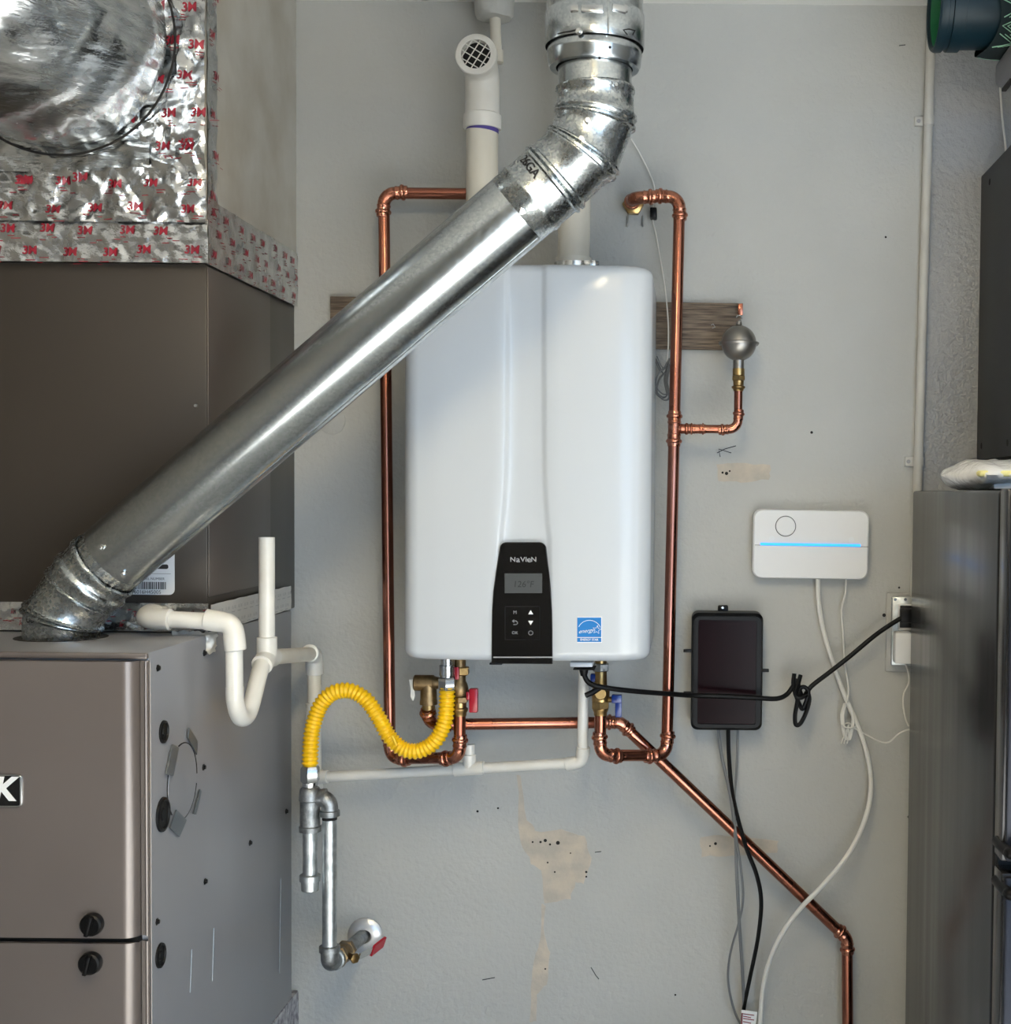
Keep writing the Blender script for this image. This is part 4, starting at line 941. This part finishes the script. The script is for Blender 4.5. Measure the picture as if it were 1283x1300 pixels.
# ------------------------------------------------------------------ black timer box
mb, c, w_, h_, rm = wallbox(877, 778.5, 968, 927.5, TIL-.006, -.001, -.062, .014, .006)
rt = root('timer_box', 'black plastic wall box with a dark smoked cover below the white controller', 'box', (c.x, -.03, c.z-h_/2))
part('case', mb, M['blackpl'], rt)
def ring(w_, h_, rad, th, y0, y1):
    mb = MB(); o = rrect(w_, h_, rad, 6); i_ = rrect(w_-2*th, h_-2*th, max(rad-th, .002), 6); n = len(o)
    P = lambda q2, y: V((c.x, y, c.z)) + rm @ V((q2[0], 0, q2[1]))
    vs = [P(p, y0) for p in o] + [P(p, y1) for p in o] + [P(p, y1) for p in i_] + [P(p, y0) for p in i_]
    fs = [((j*n)+k, (j*n)+(k+1) % n, (((j+1) % 4)*n)+(k+1) % n, (((j+1) % 4)*n)+k) for j in range(4) for k in range(n)]
    return mb.add(vs, fs)
part('cover_frame', ring(w_-.012, h_-.012, .011, .007, -.061, -.068), M['blackpl'], rt)
part('cover', prism(MB(), [V((c.x, -.062, c.z)) + rm @ V((x,0,z)) for x, z in rrect(w_-.026, h_-.026, .006)], (0,-.002,0)), M['smoke_reflection'], rt, label='dark smoked plastic cover with a red reflection in its colour')
mb = MB(); box(mb, W(911, 781, -.012), W(924, 768, -.002), .003); lt = part('mounting_tab', mb, M['blackpl'], rt); part('screw', lathe(MB(), W(917,771.5,-.012), (0,-1,0), [(0,.003),(.0015,.0025)], 10), M['steel'], lt)
for x, y, s in ((872.5,826,-1),(872.5,880,-1),(970.5,851,1)):
    p = W(x, y, -.055); mb = MB(); box(mb, p+V((-.008,-.006,-.003)), p+V((.008,.006,.003)), .001); part('latch', mb, M['blackpl'], rt)
# cables out of the box
yc = -.03
mb = MB(); cord(mb, [W(924,920,yc), W(925,960,yc), W(930,1010,-.06), W(945,1070,-.10), W(960,1110,-.105), W(966,1145,-.1), W(962,1190,-.08), W(952,1240,-.05), W(944,1280,-.03), W(942,1310,-.02)], .0042)
thing('black_cable', mb, M['blackrub'], 'thick black cable hanging from the dark wall box and bowing right', 'cable')
mb = MB(); cord(mb, [W(911,922,yc), W(916,960,yc), W(927,1010,-.06), W(933,1060,-.1), W(935,1110,-.1), W(938,1170,-.08), W(942,1230,-.05), W(944,1275,-.032), W(943,1312,-.025)], .0033)
thing('grey_cable', mb, M['cable_g'], 'grey cable hanging from the left of the dark wall box, straight to the tag', 'cable')
mb = MB(); cord(mb, [W(936.5,922,yc), W(935,970,yc), W(932,1020,-.06), W(934,1060,-.105), W(940,1100,-.108), W(943,1140,-.1), W(938,1170,-.075), W(927,1210,-.05), W(924,1245,-.035), W(931,1280,-.028), W(942,1305,-.024)], .0024)
thing('grey_cable', mb, M['cable_g'], 'thinner grey cable from the wall box that bows out left near the bottom', 'cable')
mb = MB(); tg_ = pxpoly([(941,1282),(961,1285),(958,1308),(940,1306)], -.045); prism(mb, tg_, (0,.0008,0))
rt = root('cable_tag', 'small white tag with red print on the cables at the bottom edge', 'tag', W(950,1308,-.045)); tg2 = part('tag_card', mb, M['paper'], rt)
mb = MB()
for i, y in enumerate((1287,1290,1293,1297,1301)):
    a, b = W(943, y, -.0456), W(957-(i % 2)*4, y+2, -.0456); tube(mb, [a, b], .0009, 4)
tube(mb, [W(942,1286,-.0456), W(941,1305,-.0456)], .0012, 4)
part('tag_print', mb, M['redink'], tg2, kind='stuff')

# ------------------------------------------------------------------ white cables
mb = MB(); cord(mb, [W(1038,730,-.025), W(1039,765,-.025), W(1046,805,-.026), W(1060,850,-.028), W(1074,888,-.028), W(1090,925,-.028), W(1102,965,-.03), W(1105,1005,-.035), W(1096,1045,-.045), W(1076,1085,-.06), W(1046,1122,-.078), W(1016,1153,-.085), W(992,1186,-.075), W(975,1225,-.055), W(967,1265,-.04), W(964,1315,-.03)], .0048)
thing('white_cable', mb, M['cable_w'], 'thick white cable dropping from the controller and curving across the slanting copper', 'cable')
mb = MB(); cord(mb, [W(1074,730,-.022), W(1073,752,-.022), W(1068,775,-.022), W(1070,805,-.022), W(1072,840,-.024), W(1077,875,-.032), W(1074,895,-.036)], .0018)
for k in range(5):
    ox = rnd.uniform(-3,3); cord(mb, [W(1074+ox,893,-.036-.002*k), W(1070+ox,908,-.037), W(1073+ox,932,-.036-.001*k), W(1079+ox,938,-.037), W(1083+ox*.6,915,-.038), W(1079+ox*.5,895,-.038), W(1074+ox,893,-.036)], .0015)
for k in range(3): cord(mb, [W(1077,920,-.037), W(1071+3*k,935,-.038), W(1067+4*k,944,-.037)], .0013)
tube(mb, cat([W(1068,921,-.040), W(1076,924,-.047), W(1086,922,-.040), W(1076,918,-.03), W(1068,921,-.04)], 5), .0014, 6)
cord(mb, [W(1080,922,-.037), W(1095,930,-.03), W(1115,941,-.026), W(1128,942,-.025), W(1140,932,-.025), W(1150,927,-.025), W(1157,926,-.024)], .0016)
thing('thin_cable', mb, M['cable_w'], 'thin white cord tied in a bundle beneath the controller', 'cord')

# ------------------------------------------------------------------ outlet, plug, adapter
o0, o1 = W(1124, 853, -.012), W(1170, 753, -.012)
rt = root('wall_outlet', 'power outlet with a painted plate half hidden behind the fridge', 'outlet', ((o0.x+o1.x)/2, -.01, o0.z))
mb = MB(); box(mb, (o0.x, -.008, o0.z), (o1.x, -.0005, o1.z), .003); part('plate', mb, M['wall'], rt)
mb = MB(); box(mb, W(1131,845,-.02), W(1170,757,-.006), .003); part('cover_box', mb, M['gpipe'], rt)
mb = MB(); box(mb, W(1140,800,-.024), W(1170,767,-.018), .002); part('socket_frame', mb, M['whitepl'], rt)
mb = MB(); box(mb, W(1142,797,-.026), W(1170,769,-.022), .001); part('socket', mb, M['blackpl'], rt)
for x in (1136,1149): part('screw', lathe(MB(), W(x,761,-.02), (0,-1,0), [(0,.0035),(.002,.003)], 10), M['steel'], rt)
rt = root('power_adapter', 'small white plug-in adapter in the outlet beside the fridge', 'adapter', W(1144, 843, -.035))
mb = MB(); box(mb, W(1135.5,843,-.052), W(1154.5,801,-.0205), .004); part('adapter_body', mb, M['whitepl'], rt)
mb = MB(); cord(mb, [W(1149,842,-.03), W(1153,856,-.028), W(1153,868,-.027), W(1147,880,-.026), W(1146,895,-.026), W(1149,912,-.026), W(1153,922,-.026)], .0016); part('lead', mb, M['cable_w'], rt)
# black power cord
rt = root('power_cable', 'black power cord from the heater, knotted midway, plugged in beside the fridge', 'cord', W(1012, 920, -.08))
mb = MB(); cord(mb, [W(741,846,-.25), W(742,858,-.25), W(748,867,-.25), W(762,872,-.248), W(800,877,-.22), W(850,881,-.165), W(880,883,-.125), W(920,884,-.11), W(960,886,-.10), W(985,887,-.09), W(998,882,-.08), W(1006,872,-.075), W(1011,864,-.072), W(1015,878,-.07), W(1020,884,-.07), W(1030,871,-.068), W(1052,854,-.062), W(1080,832,-.055), W(1110,807,-.048), W(1138,788,-.042), W(1149,783.5,-.04), W(1156,782,-.038)], .0048, 8, 10); part('cable', mb, M['blackrub'], rt)
mb = MB()
cord(mb, [W(1008,855,-.075), W(1007,870,-.078), W(1012,888,-.078), W(1018,900,-.078), W(1022,893,-.076), W(1026,878,-.074), W(1020,872,-.073), W(1014,876,-.075), W(1012,890,-.08), W(1009,908,-.08), W(1010,920,-.08), W(1016,918,-.078), W(1023,904,-.076), W(1027,888,-.074), W(1024,874,-.072)], .0043)
cord(mb, [W(1016,857,-.072), W(1013,868,-.078), W(1009,880,-.084), W(1015,886,-.086), W(1024,882,-.08)], .0042); part('knot', mb, M['blackrub'], rt)
mb = MB(); box(mb, W(1143,791,-.046), W(1160,772,-.0265), .003); part('plug', mb, M['blackpl'], rt)
# strain relief
part('strain_relief', lathe(MB(), V((W(741,846,-.25).x,-.25,W(741,858,-.25).z)), ZA, [(0,.006),(.01,.0085),(.03,.009)], 14), M['blackrub'], rt)

# ------------------------------------------------------------------ loose wires by the heater and the string
mb = MB()
for k in range(5):
    ox = rnd.uniform(-2.5,2.5); oy = rnd.uniform(-5,5); yy = -.03-.006*k
    cord(mb, [W(833+ox,455+oy,yy), W(841+ox,470+oy,yy), W(849+ox,458+oy,yy), W(845+ox,480+oy,yy), W(848+ox,500+oy,yy), W(840+ox,503+oy,yy), W(832+ox,492+oy,yy), W(836+ox,476+oy,yy), W(846+ox,466+oy,yy)], .0014, 8, 6)
thing('wire_bundle', mb, M['cable_g'], 'tangle of thin grey wire beside the right edge of the heater', 'wire')
mb = MB(); cord(mb, [W(801,176,-.02), W(812,195,-.01), W(822,215,-.008), W(829,232,-.007), W(831,248,-.006), W(828,275,-.006), W(833,300,-.007), W(840,340,-.015), W(845,375,-.025), W(848,410,-.03), W(848,440,-.03), W(846,462,-.03)], .0014, 8, 6)
thing('thin_wire', mb, M['cable_w'], 'thin white wire hanging beside the copper pipe, right of the duct', 'wire')

# ------------------------------------------------------------------ conduit
ct, cbm = W(1184.5, -4, -.012), W(1160.5, 700, -.012)
rt = root('conduit', 'painted grey conduit running down the wall above the fridge', 'conduit', cbm)
ct = V((ct.x, -.012, CEIL-.004))
d_ = (W(1164,627,-.012)-W(1183.5,30,-.012)).normalized(); 
dd = (W(1164.5,620,-.012)-W(1182,30,-.012)); dd.y = 0; ct = W(1182,30,-.012) - dd*((CEIL-.004-W(1182,30,-.012).z)/-dd.z*-1 if False else (W(1182,30,-.012).z-(CEIL-.004))/dd.z*-1*-1)
part('tube', tube(MB(), [ct, W(1164.5,620,-.012)+dd.normalized()*.35], .0092, 20), M['pvcpaint'], rt)
for py, px in ((153,1178.5),(586,1165.5)):
    c = W(px, py, -.012); mb = MB(); lathe(mb, c-dd.normalized()*.009, dd, [(0,.0093),(0,.0108),(.018,.0108),(.018,.0093)], 20, caps=False)
    box(mb, c+V((-.026,.004,-.009)), c+V((-.006,.0115,.009)), .001); sp_ = part('strap', mb, M['pvcpaint'], rt)
    part('screw', lathe(MB(), c+V((-.019,.004,0)), (0,-1,0), [(0,.0042),(.0012,.004),(.0016,.002)], 10), M['dimprint'], sp_)

# ------------------------------------------------------------------ fridge
GXs = W(1158, 640, -.055).x; GZ = W(1200, 623, -.3).z; GF = WX(1267.5, 640, GXs).y; GD = GF - .008
rt = root('fridge', 'dark stainless fridge at the right edge of the photo', 'fridge', (GXs+.32, -.42, 0))
mb = MB(); box(mb, (GXs, GF, .04), (GXs+.64, -.055, GZ), .006, 3); part('cabinet', mb, M['fridge'], rt)
mb = MB(); box(mb, (GXs+.006, GD-.001, .05), (GXs+.634, GF+.002, GZ-.006)); part('gasket', mb, M['blackrub'], rt)
zs = WX(1267, 1095, GXs).z; DT = .058
for z0, z1, s in ((zs+.006, GZ+.002, 'upper'), (.05, zs-.010, 'lower')):
    mb = MB(); box(mb, (GXs, GD-DT+.012, z0), (GXs+.64, GD, z1), .003); dr = part('door', mb, M['fridge'], rt, label=s+' door')
    mb = MB(); box(mb, (GXs+.003, GD-DT, z0+.003), (GXs+.637, GD-DT+.013, z1-.003), .004); part('door_skin', mb, M['fridge_door'], dr)
    mb = MB(); zc = z0+.02 if s == 'upper' else z1-.02; 
    pts_ = [V((GXs+.002, GD-.01, zc)), V((GXs+.004, GD-DT-.01, zc)), V((GXs+.02, GD-DT-.024, zc)), V((GXs+.16, GD-DT-.026, zc))]
    tube(mb, cat(pts_, 5), .008, 12); part('handle', mb, M['blackpl'], dr)
for x in (GXs+.05, GXs+.59):
    for y in (GF+.05, -.1): part('foot', lathe(MB(), V((x, y, 0)), ZA, [(0,.02),(.02,.02),(.041,.014)], 14), M['blackrub'], rt)

# film bag lying on the fridge
bx0 = W(1200, 606, -.42); 
rt = root('film_bag', 'crumpled clear plastic bag with yellow paper on top of the fridge', 'bag', (GXs+.2, -.42, GZ))
mb = MB(); nu, nv = 60, 28; vs = []
for j in range(nv):
    a = 2*PI*j/nv
    for i in range(nu+1):
        s = i/nu; x = GXs-.012+.42*s; env = min(1, (s/.10))**.7 * (1 if s < .93 else max(.05, (1-s)/.07))
        p = V((x, -.42 + .15*env*math.cos(a), GZ+.025+.024*env*math.sin(a)))
        k = crk(p, 24, 31)*.017 - .006; p = p + V((0, math.cos(a)*k, math.sin(a)*k*.8))
        p.z = max(p.z, GZ+.0008); vs.append(p)
mb.add(vs, [(j*(nu+1)+i, j*(nu+1)+i+1, ((j+1) % nv)*(nu+1)+i+1, ((j+1) % nv)*(nu+1)+i) for j in range(nv) for i in range(nu)])
part('film', mb, M['film'], rt, angle=70)
mb = MB(); box(mb, (GXs+.020, -.572, GZ+.022), (GXs+.10, -.33, GZ+.032), .004, 3); part('folded_paper', mb, M['yellowpaper'], rt, label='yellow folded paper inside')
mb = MB(); box(mb, (GXs+.05, -.54, GZ+.003), (GXs+.37, -.32, GZ+.0185), .002); part('white_sheets', mb, M['paper'], rt)

# charcoal wall cabinet
wx = W(1242.5, 400, 0).x; wz0 = W(1238, 584, 0).z; wz1 = W(1246, 223, 0).z
rt = root('wall_cabinet', 'charcoal metal wall cabinet above the fridge at the right edge', 'cabinet', (wx+.35, -.17, wz0))
mb = MB(); box(mb, (wx, -.34, wz0), (wx+.75, .003, wz1), .003); part('cabinet_shell', mb, M['charcoal'], rt)
mb = MB(); box(mb, (wx+.003, -.358, wz0+.002), (wx+.747, -.341, wz1-.002), .003); dr = part('door', mb, M['charcoal'], rt)
mb = MB(); box(mb, (wx+.70, -.372, wz0+.1), (wx+.712, -.358, wz0+.22), .003); part('handle', mb, M['steel'], dr)
for x, y in ((1256,231),(1245.5,566),(1278.5,562)):
    c = WX(x, y, wx); part('screw_hole', lathe(MB(), c, (-1,0,0), [(0,.0065),(.0006,.006)], 14), M['hole'], rt)
mb = MB(); cord(mb, [W(1269,108,-.012), W(1272,150,-.012), W(1276.5,190,-.012), W(1278,230,-.012)], .0022, 6, 6)
thing('wall_string', mb, M['cable_w'], 'thin pale string on the wall between the grey shelf and the charcoal cabinet', 'string')
# hanging rack, bucket and cloth
sx = WX(1262, 80, .57); RZ = W(1262, 80, -.21).z; RX = W(1262, 80, -.21).x
rt = root('hanging_rack', 'grey plastic shelf hung from the ceiling in the upper right corner', 'shelf', (RX+.3, -.45, RZ-.05))
mb = MB(); box(mb, (RX, -.80, RZ-.048), (RX+.7, -.21, RZ), .012, 3); part('shelf_board', mb, M['greyshelf'], rt)
for x in (RX+.30, RX+.67):
    for y in (-.24, -.77): part('hanger_rod', tube(MB(), [V((x,y,RZ-.01)), V((x,y,CEIL-.002))], .006, 10), M['gpipe'], rt)
mb = MB(); box(mb, WX(1279,108,RX)+V((-.004,-.03,-.003)), WX(1279,108,RX)+V((.004,.03,.003)), .001); part('slot', mb, M['hole'], rt)
rb = .078; bcy = -.262; bx = W(1186, 40, bcy).x; bz = RZ + rb + .004
rt = root('bucket', 'teal plastic bucket with a green inside lying on its side on the grey shelf', 'bucket', (bx+.15, bcy, RZ))
part('bucket_wall', lathe(MB(), V((bx, bcy, bz)), (1,0,0), [(.004,rb-.010),(0,rb-.007),(.001,rb-.001),(.006,rb),(.014,rb-.0005),(.015,rb-.0045),(.022,rb-.0045),(.023,rb-.001),(.044,rb-.0008),(.045,rb-.005),(.27,rb-.0062),(.275,rb-.012),(.275,0)], 56, caps=False), M['teal'], rt)
part('inside', lathe(MB(), V((bx+.004, bcy, bz)), (1,0,0), [(0,rb-.0102),(.255,rb-.013),(.256,0)], 48, caps=False), M['green'], rt, label='green inner surface')
part('rim', tube(MB(), [V((bx+.001, bcy+(rb-.005)*math.cos(a*PI/28), bz+(rb-.005)*math.sin(a*PI/28))) for a in range(57)], .0035, 8), M['teal'], rt)
X0 = W(1266, 40, bcy-.07).x - .004; bz0 = bz
rt = root('patterned_bag', 'dark fabric bag with mint geometric lines pulled over the end of the teal bucket', 'bag', (X0+.13, bcy, RZ))
def bagp(t, a, off=0.0):
    rr = rb + .003 + .020*math.sin(min(1, t*1.6)*PI*.5)*(1 if t < .9 else max(.12, math.sqrt(max(0, 1-((t-.9)/.1)**2)))) if t < .9 else (rb+.023)*max(.02, math.sqrt(max(0, 1-((t-.9)/.1)**2)))
    x = X0 + .27*t + (.018*math.sin(a*2+.6) + .010*math.cos(a) if t < .5 else 0)*(1-t*2)
    rr += noise.noise(V((x*14, math.cos(a)*1.5, math.sin(a)*1.5)))*.006 + off
    rr = max(rr, .002)
    return V((x, bcy + rr*math.cos(a), max(bz + rr*math.sin(a), RZ+.0012+off)))
nu, nv = 60, 30; vs = [bagp(j/nv, 2*PI*i/nu) for j in range(nv+1) for i in range(nu)]
mb = MB(); mb.add(vs, [(j*nu+i, j*nu+(i+1) % nu, (j+1)*nu+(i+1) % nu, (j+1)*nu+i) for j in range(nv) for i in range(nu)] + [tuple(range(nv*nu, (nv+1)*nu))])
part('fabric', mb, M['cloth_d'], rt, angle=70)
mb = MB()
for k in range(18):                 # nested chevrons all round
    a0 = 2*PI*k/18
    for t0 in (.02, .22, .42, .62):
        for q_ in range(5):
            dt = q_*.034; fl_ = 1 if (k + int(t0*5)) % 2 else -1
            P_ = [bagp(max(.0, min(.85, t0 + dt + (.10*abs(u) if fl_ > 0 else .10*(1-abs(u))))), a0 + u*PI/18, .0012) for u in (-1, -.5, 0, .5, 1)]
            tube(mb, P_, .001, 4)
part('fabric_print', mb, M['cloth_l'], rt, kind='stuff')
